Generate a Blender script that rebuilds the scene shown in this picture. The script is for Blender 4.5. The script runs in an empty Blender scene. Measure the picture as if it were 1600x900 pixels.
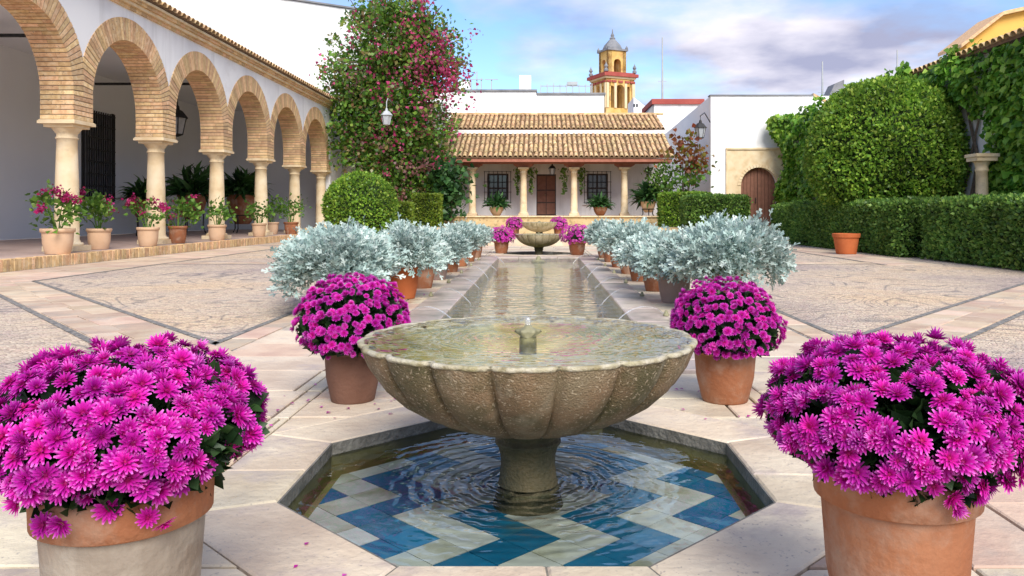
import bpy, math, random
import numpy as np
from mathutils import Vector, Matrix, Quaternion
random.seed(7); RNG = np.random.default_rng(11)
C = bpy.context.scene.collection
SC = bpy.context.scene
R = math.radians
PI = math.pi

# ------------------------------------------------------------------ camera, sky, sun, exposure
F, VX, HY = 1250.0, 845.0, 333.0            # focal length in photo pixels, vanishing point
cd = bpy.data.cameras.new('camera'); cam = bpy.data.objects.new('camera', cd); C.objects.link(cam)
cam.location = (0, 0, 1.0); cam.rotation_euler = (R(90), 0, 0)
cd.sensor_width = 36; cd.lens = 36 * F / 1600
cd.shift_x = (800 - VX) / 1600; cd.shift_y = (HY - 450) / 1600
cd.clip_start = 0.05; cd.clip_end = 3000
SC.camera = cam

SUN_DIR = Vector((0.20, -0.72, 0.66)).normalized()
sun_el = math.asin(SUN_DIR.z); sun_az = math.atan2(SUN_DIR.x, SUN_DIR.y)
W = bpy.data.worlds.new('World'); SC.world = W; W.use_nodes = True
nt = W.node_tree; nt.nodes.clear()
def N(t, kind, **kw):
    n = t.nodes.new(kind)
    for k, v in kw.items():
        setattr(n, k, v)
    return n
SKY = 0.088
out = N(nt, 'ShaderNodeOutputWorld'); bg = N(nt, 'ShaderNodeBackground'); bg.inputs[1].default_value = SKY
sky = N(nt, 'ShaderNodeTexSky', sky_type='NISHITA', sun_disc=False, sun_elevation=sun_el, sun_rotation=sun_az)
sky.air_density = 1.0; sky.dust_density = 0.0; sky.ozone_density = 6.0
tc = N(nt, 'ShaderNodeTexCoord'); sep = N(nt, 'ShaderNodeSeparateXYZ'); nt.links.new(tc.outputs['Generated'], sep.inputs[0])
zz = N(nt, 'ShaderNodeMath', operation='MAXIMUM'); zz.inputs[1].default_value = 0.0; nt.links.new(sep.outputs[2], zz.inputs[0])
za = N(nt, 'ShaderNodeMath', operation='ADD'); za.inputs[1].default_value = 0.16; nt.links.new(zz.outputs[0], za.inputs[0])
dx = N(nt, 'ShaderNodeMath', operation='DIVIDE'); nt.links.new(sep.outputs[0], dx.inputs[0]); nt.links.new(za.outputs[0], dx.inputs[1])
dy = N(nt, 'ShaderNodeMath', operation='DIVIDE'); nt.links.new(sep.outputs[1], dy.inputs[0]); nt.links.new(za.outputs[0], dy.inputs[1])
cmb = N(nt, 'ShaderNodeCombineXYZ'); nt.links.new(dx.outputs[0], cmb.inputs[0]); nt.links.new(dy.outputs[0], cmb.inputs[1])
mp = N(nt, 'ShaderNodeMapping'); mp.inputs['Location'].default_value = (3.35, 1.1, 0); nt.links.new(cmb.outputs[0], mp.inputs[0])
n1 = N(nt, 'ShaderNodeTexNoise'); n1.inputs['Scale'].default_value = 0.85; n1.inputs['Detail'].default_value = 7; n1.inputs['Roughness'].default_value = 0.52
nt.links.new(mp.outputs[0], n1.inputs['Vector'])
rm = N(nt, 'ShaderNodeValToRGB'); rm.color_ramp.elements[0].position = 0.425; rm.color_ramp.elements[1].position = 0.565
nt.links.new(n1.outputs[0], rm.inputs[0])
n2 = N(nt, 'ShaderNodeTexNoise'); n2.inputs['Scale'].default_value = 1.9; n2.inputs['Detail'].default_value = 6
nt.links.new(mp.outputs[0], n2.inputs['Vector'])
rc = N(nt, 'ShaderNodeValToRGB')
K = 1.0 / SKY
rc.color_ramp.elements[0].position = 0.38; rc.color_ramp.elements[0].color = (0.21, 0.22, 0.31, 1)
rc.color_ramp.elements[1].position = 0.62; rc.color_ramp.elements[1].color = (0.50, 0.48, 0.53, 1)
nt.links.new(n2.outputs[0], rc.inputs[0])
cs = N(nt, 'ShaderNodeVectorMath', operation='SCALE'); cs.inputs['Scale'].default_value = K * 0.90; nt.links.new(rc.outputs[0], cs.inputs[0])
mx = N(nt, 'ShaderNodeMix', data_type='RGBA'); nt.links.new(rm.outputs[0], mx.inputs[0])
nt.links.new(sky.outputs[0], mx.inputs[6]); nt.links.new(cs.outputs[0], mx.inputs[7])
nt.links.new(mx.outputs[2], bg.inputs[0]); nt.links.new(bg.outputs[0], out.inputs[0])

sl = bpy.data.lights.new('sun', 'SUN'); sl.energy = 2.15; sl.angle = R(34); sl.color = (1.0, 0.95, 0.87)
so = bpy.data.objects.new('sun', sl); C.objects.link(so); so.rotation_euler = (-SUN_DIR).to_track_quat('-Z', 'Y').to_euler()
so.location = (10, -10, 20)
SC.view_settings.view_transform = 'Standard'; SC.view_settings.look = 'None'
SC.view_settings.exposure = 1.28; SC.view_settings.gamma = 1.0
SC.cycles.use_denoising = True
SC.cycles.max_bounces = 8; SC.cycles.transparent_max_bounces = 12; SC.cycles.caustics_reflective = False; SC.cycles.caustics_refractive = False

# ------------------------------------------------------------------ materials
MATS = {}
def ramp(t, stops):
    r = N(t, 'ShaderNodeValToRGB'); e = r.color_ramp.elements
    while len(e) < len(stops): e.new(0.5)
    for i, (p, c) in enumerate(stops):
        e[i].position = p; e[i].color = (c[0], c[1], c[2], 1)
    return r
def mat(name, cols, scale=6, rough=0.8, bump=0.0, bscale=40, spec=0.3, rand=0.0, coord='Object', detail=6,
        speck=None, speck_scale=60, speck_cut=0.62, stain=None, stain_scale=1.3, stain_cut=0.5, metallic=0, island=False, hue=0.0, streak=None, streak_scale=3.0, streak_cut=0.6, wet=False):
    m = bpy.data.materials.new(name); m.use_nodes = True; t = m.node_tree; b = t.nodes['Principled BSDF']
    L = t.links.new
    tcn = N(t, 'ShaderNodeTexCoord')
    vec = tcn.outputs[coord]
    if rand and not island:                                       # shift the grain so alike pieces differ
        oi = N(t, 'ShaderNodeObjectInfo'); ad = N(t, 'ShaderNodeVectorMath', operation='ADD'); ml = N(t, 'ShaderNodeMath', operation='MULTIPLY')
        ml.inputs[1].default_value = 37.0; L(oi.outputs['Random'], ml.inputs[0]); L(vec, ad.inputs[0]); L(ml.outputs[0], ad.inputs[1]); vec = ad.outputs[0]
    no = N(t, 'ShaderNodeTexNoise'); no.inputs['Scale'].default_value = scale; no.inputs['Detail'].default_value = detail
    L(vec, no.inputs['Vector'])
    k = len(cols); rp = ramp(t, [(0.32 + 0.36 * i / max(1, k - 1), c) for i, c in enumerate(cols)]); L(no.outputs[0], rp.inputs[0])
    col = rp.outputs[0]
    if stain:
        sn = N(t, 'ShaderNodeTexNoise'); sn.inputs['Scale'].default_value = stain_scale; sn.inputs['Detail'].default_value = 8; sn.inputs['Roughness'].default_value = 0.65
        L(vec, sn.inputs['Vector']); sr = ramp(t, [(stain_cut - 0.07, (0, 0, 0)), (stain_cut + 0.09, (1, 1, 1))]); L(sn.outputs[0], sr.inputs[0])
        mi = N(t, 'ShaderNodeMix', data_type='RGBA'); L(sr.outputs[0], mi.inputs[0]); L(col, mi.inputs[6]); mi.inputs[7].default_value = (*stain, 1); col = mi.outputs[2]
    if streak:                                                    # rain streaks and runs, longer down than across
        mpn = N(t, 'ShaderNodeMapping'); mpn.inputs['Scale'].default_value = (1, 1, 0.10); L(vec, mpn.inputs[0])
        sn = N(t, 'ShaderNodeTexNoise'); sn.inputs['Scale'].default_value = streak_scale; sn.inputs['Detail'].default_value = 7; sn.inputs['Roughness'].default_value = 0.62
        L(mpn.outputs[0], sn.inputs['Vector']); sr = ramp(t, [(streak_cut - 0.08, (0, 0, 0)), (streak_cut + 0.14, (0.8, 0.8, 0.8))]); L(sn.outputs[0], sr.inputs[0])
        mi = N(t, 'ShaderNodeMix', data_type='RGBA'); L(sr.outputs[0], mi.inputs[0]); L(col, mi.inputs[6]); mi.inputs[7].default_value = (*streak, 1); col = mi.outputs[2]
    if speck:
        sn = N(t, 'ShaderNodeTexNoise'); sn.inputs['Scale'].default_value = speck_scale; sn.inputs['Detail'].default_value = 3
        L(vec, sn.inputs['Vector']); sr = ramp(t, [(speck_cut - 0.05, (0, 0, 0)), (speck_cut + 0.05, (1, 1, 1))]); L(sn.outputs[0], sr.inputs[0])
        mi = N(t, 'ShaderNodeMix', data_type='RGBA'); L(sr.outputs[0], mi.inputs[0]); L(col, mi.inputs[6]); mi.inputs[7].default_value = (*speck, 1); col = mi.outputs[2]
    if rand:
        hs = N(t, 'ShaderNodeHueSaturation'); L(col, hs.inputs['Color'])
        if island:
            g = N(t, 'ShaderNodeNewGeometry'); src = g.outputs['Random Per Island']
        else:
            src = oi.outputs['Random']
        mr = N(t, 'ShaderNodeMapRange'); mr.inputs[3].default_value = 1 - rand; mr.inputs[4].default_value = 1 + rand; L(src, mr.inputs[0]); L(mr.outputs[0], hs.inputs['Value'])
        if hue:
            ml2 = N(t, 'ShaderNodeMath', operation='MULTIPLY'); ml2.inputs[1].default_value = 7.31; L(src, ml2.inputs[0])
            fr = N(t, 'ShaderNodeMath', operation='FRACT'); L(ml2.outputs[0], fr.inputs[0])
            mh = N(t, 'ShaderNodeMapRange'); mh.inputs[3].default_value = 0.5 - hue; mh.inputs[4].default_value = 0.5 + hue; L(fr.outputs[0], mh.inputs[0]); L(mh.outputs[0], hs.inputs['Hue'])
        col = hs.outputs[0]
    L(col, b.inputs['Base Color']); b.inputs['Roughness'].default_value = rough; b.inputs['Specular IOR Level'].default_value = spec; b.inputs['Metallic'].default_value = metallic
    if wet:                                                       # splashed patches run across the joints
        gp_ = N(t, 'ShaderNodeNewGeometry'); wn = N(t, 'ShaderNodeTexNoise'); wn.inputs['Scale'].default_value = 0.9; wn.inputs['Detail'].default_value = 6; wn.inputs['Roughness'].default_value = 0.6; L(gp_.outputs['Position'], wn.inputs['Vector'])
        wr = N(t, 'ShaderNodeMapRange'); wr.inputs[1].default_value = 0.54; wr.inputs[2].default_value = 0.64; wr.inputs[3].default_value = rough; wr.inputs[4].default_value = 0.14; L(wn.outputs[0], wr.inputs[0]); L(wr.outputs[0], b.inputs['Roughness'])
        wm = N(t, 'ShaderNodeMapRange'); wm.inputs[1].default_value = 0.54; wm.inputs[2].default_value = 0.64; wm.inputs[3].default_value = 1.0; wm.inputs[4].default_value = 0.80; L(wn.outputs[0], wm.inputs[0])
        hw_ = N(t, 'ShaderNodeHueSaturation'); L(wm.outputs[0], hw_.inputs['Value']); L(col, hw_.inputs['Color']); L(hw_.outputs[0], b.inputs['Base Color'])
    if bump:
        bn = N(t, 'ShaderNodeTexNoise'); bn.inputs['Scale'].default_value = bscale; bn.inputs['Detail'].default_value = 5; L(vec, bn.inputs['Vector'])
        bp = N(t, 'ShaderNodeBump'); bp.inputs['Strength'].default_value = bump; bp.inputs['Distance'].default_value = 0.02; L(bn.outputs[0], bp.inputs['Height']); L(bp.outputs[0], b.inputs['Normal'])
    MATS[name] = m
    return m
def leafmat(name, stops, trans=0.42, rough=0.42):
    m = bpy.data.materials.new(name); m.use_nodes = True; t = m.node_tree; b = t.nodes['Principled BSDF']; L = t.links.new
    g = N(t, 'ShaderNodeNewGeometry'); rp = ramp(t, stops); L(g.outputs['Random Per Island'], rp.inputs[0])
    no = N(t, 'ShaderNodeTexNoise'); no.inputs['Scale'].default_value = 1.1; no.inputs['Detail'].default_value = 3
    tcn = N(t, 'ShaderNodeTexCoord'); L(tcn.outputs['Object'], no.inputs['Vector'])
    mr = N(t, 'ShaderNodeMapRange'); mr.inputs[1].default_value = 0.3; mr.inputs[2].default_value = 0.7; mr.inputs[3].default_value = 0.62; mr.inputs[4].default_value = 1.35; L(no.outputs[0], mr.inputs[0])
    hs = N(t, 'ShaderNodeHueSaturation'); L(rp.outputs[0], hs.inputs['Color']); L(mr.outputs[0], hs.inputs['Value'])
    L(hs.outputs[0], b.inputs['Base Color']); b.inputs['Roughness'].default_value = rough; b.inputs['Specular IOR Level'].default_value = 0.35
    tr = N(t, 'ShaderNodeBsdfTranslucent'); L(hs.outputs[0], tr.inputs[0])
    ms = N(t, 'ShaderNodeMixShader'); ms.inputs[0].default_value = trans; L(b.outputs[0], ms.inputs[1]); L(tr.outputs[0], ms.inputs[2])
    L(ms.outputs[0], t.nodes['Material Output'].inputs[0]); MATS[name] = m
    return m

mat('white_wall', [(0.72, 0.72, 0.73), (0.82, 0.82, 0.82), (0.85, 0.85, 0.84)], scale=0.7, rough=0.9, bump=0.12, bscale=9, stain=(0.68, 0.66, 0.63), stain_scale=0.5, stain_cut=0.60, streak=(0.56, 0.55, 0.54), streak_scale=1.6, streak_cut=0.60)
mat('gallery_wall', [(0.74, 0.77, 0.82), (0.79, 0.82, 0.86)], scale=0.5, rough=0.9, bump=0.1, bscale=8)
mat('brick', [(0.54, 0.33, 0.17), (0.68, 0.45, 0.24), (0.73, 0.54, 0.33)], scale=9, rough=0.9, bump=0.5, bscale=60, rand=0.22, hue=0.012, speck=(0.34, 0.24, 0.15), speck_scale=25, speck_cut=0.66)
mat('brick_mass', [(0.57, 0.36, 0.19), (0.70, 0.49, 0.28)], scale=9, rough=0.9, bump=0.4, bscale=50, rand=0.22, island=True, hue=0.012)
mat('mortar', [(0.22, 0.155, 0.10), (0.30, 0.22, 0.145)], scale=8, rough=0.95, bump=0.4)
mat('sandstone', [(0.64, 0.48, 0.28), (0.73, 0.58, 0.37), (0.78, 0.65, 0.45)], scale=3, rough=0.85, bump=0.25, bscale=35, rand=0.07, stain=(0.45, 0.36, 0.24), stain_scale=2.2, stain_cut=0.66)
mat('flagstone', [(0.48, 0.385, 0.285), (0.59, 0.495, 0.37), (0.65, 0.565, 0.43)], scale=2.6, rough=0.62, bump=0.45, bscale=22, rand=0.13, hue=0.012, stain=(0.41, 0.345, 0.315), stain_scale=2.4, stain_cut=0.60, speck=(0.38, 0.33, 0.28), speck_scale=70, speck_cut=0.67, wet=True)
mat('pink_paver', [(0.47, 0.33, 0.25), (0.56, 0.42, 0.31), (0.58, 0.48, 0.37)], scale=3.2, rough=0.7, bump=0.35, bscale=30, rand=0.16, hue=0.014, stain=(0.42, 0.35, 0.29), stain_scale=2.0, stain_cut=0.6)
mat('bed', [(0.24, 0.21, 0.18), (0.33, 0.29, 0.25)], scale=7, rough=0.95, bump=0.4)
mat('kerb_stone', [(0.42, 0.33, 0.30), (0.52, 0.43, 0.38), (0.57, 0.49, 0.41)], scale=2.2, rough=0.30, bump=0.2, bscale=18, rand=0.1, stain=(0.26, 0.23, 0.19), stain_scale=1.6, stain_cut=0.56, spec=0.5)
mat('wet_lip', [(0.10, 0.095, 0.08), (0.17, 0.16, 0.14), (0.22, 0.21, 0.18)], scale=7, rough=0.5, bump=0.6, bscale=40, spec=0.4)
mat('olive_wall', [(0.22, 0.19, 0.06), (0.32, 0.28, 0.10)], scale=3, rough=0.8, bump=0.2)
mat('pool_floor', [(0.46, 0.41, 0.20), (0.62, 0.57, 0.38), (0.70, 0.65, 0.50)], scale=1.2, rough=0.8, bump=0.2)
mat('tile_blue', [(0.006, 0.16, 0.30), (0.010, 0.215, 0.38)], scale=3, rough=0.3, rand=0.14, stain=(0.05, 0.20, 0.27), stain_scale=3, stain_cut=0.60)
mat('tile_white', [(0.56, 0.57, 0.46), (0.70, 0.69, 0.58), (0.76, 0.76, 0.70)], scale=3, rough=0.3, rand=0.08, stain=(0.42, 0.40, 0.22), stain_scale=2.0, stain_cut=0.57)
mat('terracotta', [(0.23, 0.082, 0.038), (0.30, 0.112, 0.05), (0.35, 0.15, 0.075)], scale=4, rough=0.85, bump=0.25, bscale=50, rand=0.12, stain=(0.36, 0.22, 0.15), stain_scale=4.5, stain_cut=0.55, streak=(0.24, 0.11, 0.06), streak_scale=9, streak_cut=0.62)
mat('terracotta_orange', [(0.46, 0.115, 0.035), (0.52, 0.15, 0.05)], scale=4, rough=0.85, bump=0.15, bscale=50, rand=0.1)
mat('terracotta_brown', [(0.105, 0.050, 0.034), (0.135, 0.064, 0.042), (0.165, 0.082, 0.055)], scale=5, rough=0.8, bump=0.25, bscale=45, rand=0.08)
mat('terracotta_pale', [(0.58, 0.38, 0.24), (0.64, 0.44, 0.29)], scale=4, rough=0.9, bump=0.2, bscale=50, rand=0.1)
mat('gallery_floor', [(0.42, 0.31, 0.27), (0.50, 0.38, 0.33)], scale=3, rough=0.6, bump=0.1)
mat('terracotta_grey', [(0.30, 0.21, 0.18), (0.36, 0.27, 0.24)], scale=4, rough=0.9, bump=0.25, bscale=50, rand=0.08)
mat('lime_bloom', [(0.27, 0.225, 0.18), (0.36, 0.31, 0.25), (0.31, 0.235, 0.175)], scale=6, rough=0.9, bump=0.3, bscale=40, stain=(0.20, 0.13, 0.085), stain_scale=5, stain_cut=0.56, streak=(0.20, 0.155, 0.115), streak_scale=5, streak_cut=0.56)
mat('aggregate', [(0.17, 0.115, 0.065), (0.26, 0.175, 0.10), (0.24, 0.19, 0.115)], scale=5, rough=0.75, bump=0.6, bscale=150, speck=(0.44, 0.36, 0.25), speck_scale=95, speck_cut=0.635, stain=(0.11, 0.095, 0.045), stain_scale=3.2, stain_cut=0.54, streak=(0.34, 0.30, 0.21), streak_scale=11, streak_cut=0.60)
mat('bowl_rim', [(0.26, 0.22, 0.12), (0.42, 0.38, 0.27), (0.54, 0.50, 0.40)], scale=22, rough=0.45, bump=0.5, bscale=70, stain=(0.30, 0.27, 0.13), stain_scale=6, stain_cut=0.58)
mat('bowl_inside', [(0.46, 0.41, 0.17), (0.64, 0.58, 0.36), (0.72, 0.68, 0.54)], scale=4, rough=0.7, bump=0.2)
mat('dark_stem', [(0.045, 0.042, 0.022), (0.075, 0.068, 0.035), (0.12, 0.095, 0.045)], scale=7, rough=0.6, bump=0.6, bscale=60)
mat('pale_bowl', [(0.36, 0.30, 0.17), (0.46, 0.39, 0.24), (0.52, 0.46, 0.31)], scale=4, rough=0.8, bump=0.5, bscale=80, stain=(0.24, 0.21, 0.10), stain_scale=3.5, stain_cut=0.58, streak=(0.25, 0.22, 0.12), streak_scale=8, streak_cut=0.6)
mat('bronze', [(0.20, 0.19, 0.11), (0.30, 0.28, 0.17)], scale=20, rough=0.5, bump=0.3)
mat('roof_tile', [(0.42, 0.25, 0.12), (0.56, 0.38, 0.20), (0.66, 0.50, 0.31)], scale=7, rough=0.9, bump=0.3, bscale=40, rand=0.24, hue=0.012, stain=(0.22, 0.17, 0.10), stain_scale=4, stain_cut=0.60)
mat('roof_tile_mass', [(0.42, 0.25, 0.12), (0.56, 0.37, 0.19), (0.62, 0.46, 0.27)], scale=6, rough=0.9, bump=0.3, bscale=40, rand=0.28, island=True, hue=0.012)
mat('pan_tile', [(0.12, 0.07, 0.04), (0.18, 0.11, 0.06)], scale=6, rough=0.95, rand=0.2, island=True)
mat('wood_red', [(0.30, 0.11, 0.07), (0.38, 0.15, 0.10)], scale=5, rough=0.7, bump=0.2)
mat('wood_door', [(0.19, 0.085, 0.055), (0.25, 0.115, 0.075)], scale=6, rough=0.65, bump=0.2, rand=0.08)
mat('wood_dark', [(0.05, 0.035, 0.03), (0.08, 0.055, 0.045)], scale=6, rough=0.6)
mat('iron', [(0.02, 0.02, 0.022), (0.04, 0.04, 0.042)], scale=12, rough=0.6)
mat('window_glass', [(0.02, 0.022, 0.026), (0.035, 0.038, 0.042)], scale=3, rough=0.08, spec=0.6)
mat('shutter', [(0.16, 0.17, 0.19), (0.22, 0.23, 0.25)], scale=4, rough=0.7)
mat('lamp_glass', [(0.36, 0.38, 0.41), (0.46, 0.48, 0.50)], scale=6, rough=0.15, spec=0.5)
mat('soil', [(0.03, 0.022, 0.015), (0.055, 0.04, 0.028)], scale=20, rough=1, bump=0.5)
mat('bark', [(0.10, 0.075, 0.055), (0.17, 0.13, 0.10)], scale=12, rough=0.95, bump=0.6)
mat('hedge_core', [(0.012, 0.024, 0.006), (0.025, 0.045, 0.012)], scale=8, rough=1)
mat('ochre', [(0.55, 0.33, 0.09), (0.64, 0.42, 0.14), (0.68, 0.48, 0.22)], scale=0.9, rough=0.9, bump=0.2, stain=(0.42, 0.22, 0.08), stain_scale=0.7, stain_cut=0.58)
mat('ochre_trim', [(0.62, 0.50, 0.30), (0.70, 0.58, 0.38)], scale=1, rough=0.9)
mat('red_trim', [(0.30, 0.06, 0.05), (0.38, 0.09, 0.07)], scale=1, rough=0.85)
mat('slate', [(0.15, 0.16, 0.18), (0.26, 0.26, 0.27)], scale=1.2, rough=0.8)
mat('yellow_wall', [(0.66, 0.38, 0.08), (0.72, 0.44, 0.11)], scale=0.7, rough=0.9)
mat('grey_metal', [(0.35, 0.37, 0.38), (0.45, 0.47, 0.48)], scale=3, rough=0.6)
mat('plinth_stone', [(0.50, 0.36, 0.18), (0.60, 0.46, 0.26)], scale=4, rough=0.9, bump=0.3, speck=(0.36, 0.26, 0.14), speck_scale=7, speck_cut=0.60)
mat('dark_pebble', [(0.09, 0.09, 0.09), (0.20, 0.19, 0.18), (0.34, 0.31, 0.27)], scale=26, rough=0.7, bump=0.8, bscale=30)
leafmat('leaf_hedge', [(0.0, (0.06, 0.14, 0.03)), (0.45, (0.13, 0.26, 0.05)), (0.8, (0.22, 0.37, 0.07)), (1.0, (0.32, 0.46, 0.10))], trans=0.45)
leafmat('leaf_topiary', [(0.0, (0.07, 0.16, 0.022)), (0.4, (0.17, 0.33, 0.04)), (0.8, (0.30, 0.48, 0.055)), (1.0, (0.44, 0.55, 0.09))], trans=0.45)
leafmat('leaf_lime', [(0.0, (0.10, 0.19, 0.02)), (0.6, (0.21, 0.30, 0.03)), (1.0, (0.30, 0.36, 0.06))])
leafmat('leaf_ivy', [(0.0, (0.05, 0.15, 0.02)), (0.35, (0.13, 0.32, 0.04)), (0.75, (0.26, 0.48, 0.06)), (1.0, (0.40, 0.58, 0.10))], trans=0.45)
leafmat('leaf_dark', [(0.0, (0.018, 0.054, 0.018)), (0.6, (0.046, 0.134, 0.036)), (1.0, (0.108, 0.234, 0.064))])
leafmat('leaf_geranium', [(0.0, (0.056, 0.138, 0.025)), (0.6, (0.125, 0.263, 0.037)), (1.0, (0.250, 0.400, 0.075))])
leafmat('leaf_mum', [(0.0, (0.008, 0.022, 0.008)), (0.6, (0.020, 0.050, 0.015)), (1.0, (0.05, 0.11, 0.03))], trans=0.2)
leafmat('leaf_bougain', [(0.0, (0.05, 0.13, 0.025)), (0.35, (0.12, 0.27, 0.04)), (0.72, (0.24, 0.42, 0.06)), (0.86, (0.32, 0.28, 0.09)), (0.94, (0.30, 0.16, 0.08)), (1.0, (0.36, 0.45, 0.24))], trans=0.45)
leafmat('bract_magenta', [(0.0, (0.275, 0.025, 0.088)), (0.5, (0.475, 0.037, 0.150)), (1.0, (0.575, 0.125, 0.250))], trans=0.35)
leafmat('bract_dusky', [(0.0, (0.16, 0.06, 0.06)), (0.6, (0.24, 0.10, 0.10)), (1.0, (0.30, 0.18, 0.17))], trans=0.35)
leafmat('leaf_red', [(0.0, (0.18, 0.04, 0.02)), (0.5, (0.26, 0.09, 0.03)), (1.0, (0.18, 0.22, 0.03))])
leafmat('leaf_silver', [(0.0, (0.25, 0.36, 0.33)), (0.5, (0.43, 0.55, 0.51)), (1.0, (0.62, 0.70, 0.65))], trans=0.12, rough=0.75)
leafmat('petal_geranium', [(0.0, (0.34, 0.01, 0.06)), (0.6, (0.48, 0.015, 0.16)), (1.0, (0.55, 0.08, 0.28))])
leafmat('petal_mass', [(0.0, (0.38, 0.004, 0.22)), (0.6, (0.55, 0.014, 0.36)), (1.0, (0.66, 0.09, 0.48))], trans=0.2)

def petal_material():
    m = bpy.data.materials.new('petal_magenta'); m.use_nodes = True; t = m.node_tree; b = t.nodes['Principled BSDF']; L = t.links.new
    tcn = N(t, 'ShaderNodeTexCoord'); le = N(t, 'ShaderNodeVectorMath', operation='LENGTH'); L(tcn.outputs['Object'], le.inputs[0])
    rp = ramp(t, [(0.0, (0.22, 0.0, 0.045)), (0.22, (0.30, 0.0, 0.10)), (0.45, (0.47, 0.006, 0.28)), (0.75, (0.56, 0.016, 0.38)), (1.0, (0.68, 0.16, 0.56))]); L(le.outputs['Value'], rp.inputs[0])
    oi = N(t, 'ShaderNodeObjectInfo'); hs = N(t, 'ShaderNodeHueSaturation'); L(rp.outputs[0], hs.inputs['Color'])
    mr = N(t, 'ShaderNodeMapRange'); mr.inputs[3].default_value = 0.78; mr.inputs[4].default_value = 1.32; L(oi.outputs['Random'], mr.inputs[0]); L(mr.outputs[0], hs.inputs['Value'])
    mh = N(t, 'ShaderNodeMapRange'); mh.inputs[3].default_value = 0.485; mh.inputs[4].default_value = 0.51; L(oi.outputs['Random'], mh.inputs[0]); L(mh.outputs[0], hs.inputs['Hue'])
    L(hs.outputs[0], b.inputs['Base Color']); b.inputs['Roughness'].default_value = 0.55; b.inputs['Specular IOR Level'].default_value = 0.25
    tr = N(t, 'ShaderNodeBsdfTranslucent'); L(hs.outputs[0], tr.inputs[0]); ms = N(t, 'ShaderNodeMixShader'); ms.inputs[0].default_value = 0.22
    L(b.outputs[0], ms.inputs[1]); L(tr.outputs[0], ms.inputs[2]); L(ms.outputs[0], t.nodes['Material Output'].inputs[0]); MATS['petal_magenta'] = m
petal_material()

def water_material(name, tint, rings, noise_scale, strength, ring_scale=20.0, dist=0.02, stretch=(1, 1, 1), fall=0.5):
    m = bpy.data.materials.new(name); m.use_nodes = True; t = m.node_tree; t.nodes.remove(t.nodes['Principled BSDF']); L = t.links.new
    tcn = N(t, 'ShaderNodeTexCoord'); mpp = N(t, 'ShaderNodeMapping'); mpp.inputs['Scale'].default_value = stretch; L(tcn.outputs['Object'], mpp.inputs[0])
    no = N(t, 'ShaderNodeTexNoise'); no.inputs['Scale'].default_value = noise_scale; no.inputs['Detail'].default_value = 3; no.inputs['Distortion'].default_value = 0.4; L(mpp.outputs[0], no.inputs['Vector'])
    h = no.outputs[0]
    if rings:
        wv = N(t, 'ShaderNodeTexWave', wave_type='RINGS', rings_direction='Z'); wv.inputs['Scale'].default_value = ring_scale; wv.inputs['Distortion'].default_value = 4.5; wv.inputs['Detail'].default_value = 2; wv.inputs['Detail Scale'].default_value = 2.0
        L(tcn.outputs['Object'], wv.inputs['Vector'])
        le = N(t, 'ShaderNodeVectorMath', operation='LENGTH'); L(tcn.outputs['Object'], le.inputs[0])
        mr = N(t, 'ShaderNodeMapRange'); mr.inputs[1].default_value = 0.1; mr.inputs[2].default_value = fall; mr.inputs[3].default_value = rings; mr.inputs[4].default_value = rings * 0.06; L(le.outputs['Value'], mr.inputs[0])
        mu = N(t, 'ShaderNodeMath', operation='MULTIPLY'); L(wv.outputs['Fac'], mu.inputs[0]); L(mr.outputs[0], mu.inputs[1])
        ad = N(t, 'ShaderNodeMath', operation='ADD'); L(mu.outputs[0], ad.inputs[0]); L(h, ad.inputs[1]); h = ad.outputs[0]
    bp = N(t, 'ShaderNodeBump'); bp.inputs['Strength'].default_value = strength; bp.inputs['Distance'].default_value = dist; L(h, bp.inputs['Height'])
    fr = N(t, 'ShaderNodeFresnel'); fr.inputs[0].default_value = 1.333; L(bp.outputs[0], fr.inputs['Normal'])
    gl = N(t, 'ShaderNodeBsdfGlossy'); gl.inputs['Roughness'].default_value = 0.015; gl.inputs[0].default_value = (1, 1, 1, 1); L(bp.outputs[0], gl.inputs['Normal'])
    tr = N(t, 'ShaderNodeBsdfTransparent'); tr.inputs[0].default_value = (*tint, 1)
    ms = N(t, 'ShaderNodeMixShader'); L(fr.outputs[0], ms.inputs[0]); L(tr.outputs[0], ms.inputs[1]); L(gl.outputs[0], ms.inputs[2]); L(ms.outputs[0], t.nodes['Material Output'].inputs[0])
    MATS[name] = m
water_material('water_basin', (0.90, 0.97, 0.98), 0.8, 3.4, 0.8, ring_scale=5.0, dist=0.020, fall=0.62)
water_material('water_bowl', (0.95, 0.96, 0.88), 0.9, 6.0, 0.9, ring_scale=8.0, dist=0.022, fall=0.40)
water_material('water_pool', (0.90, 0.93, 0.84), 0.0, 4.2, 1.0, dist=0.07, stretch=(1.0, 1.5, 1))
def jet_material():
    m = bpy.data.materials.new('jet_water'); m.use_nodes = True; t = m.node_tree; t.nodes.remove(t.nodes['Principled BSDF']); L = t.links.new
    fr = N(t, 'ShaderNodeLayerWeight'); fr.inputs[0].default_value = 0.45
    gl = N(t, 'ShaderNodeBsdfGlossy'); gl.inputs['Roughness'].default_value = 0.08; df = N(t, 'ShaderNodeBsdfDiffuse'); df.inputs[0].default_value = (0.85, 0.87, 0.88, 1)
    m1 = N(t, 'ShaderNodeMixShader'); m1.inputs[0].default_value = 0.45; L(gl.outputs[0], m1.inputs[1]); L(df.outputs[0], m1.inputs[2])
    tr = N(t, 'ShaderNodeBsdfTransparent'); ms = N(t, 'ShaderNodeMixShader'); ms.inputs[0].default_value = 0.40
    L(tr.outputs[0], ms.inputs[1]); L(m1.outputs[0], ms.inputs[2]); L(ms.outputs[0], t.nodes['Material Output'].inputs[0]); MATS['jet_water'] = m
jet_material()

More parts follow.
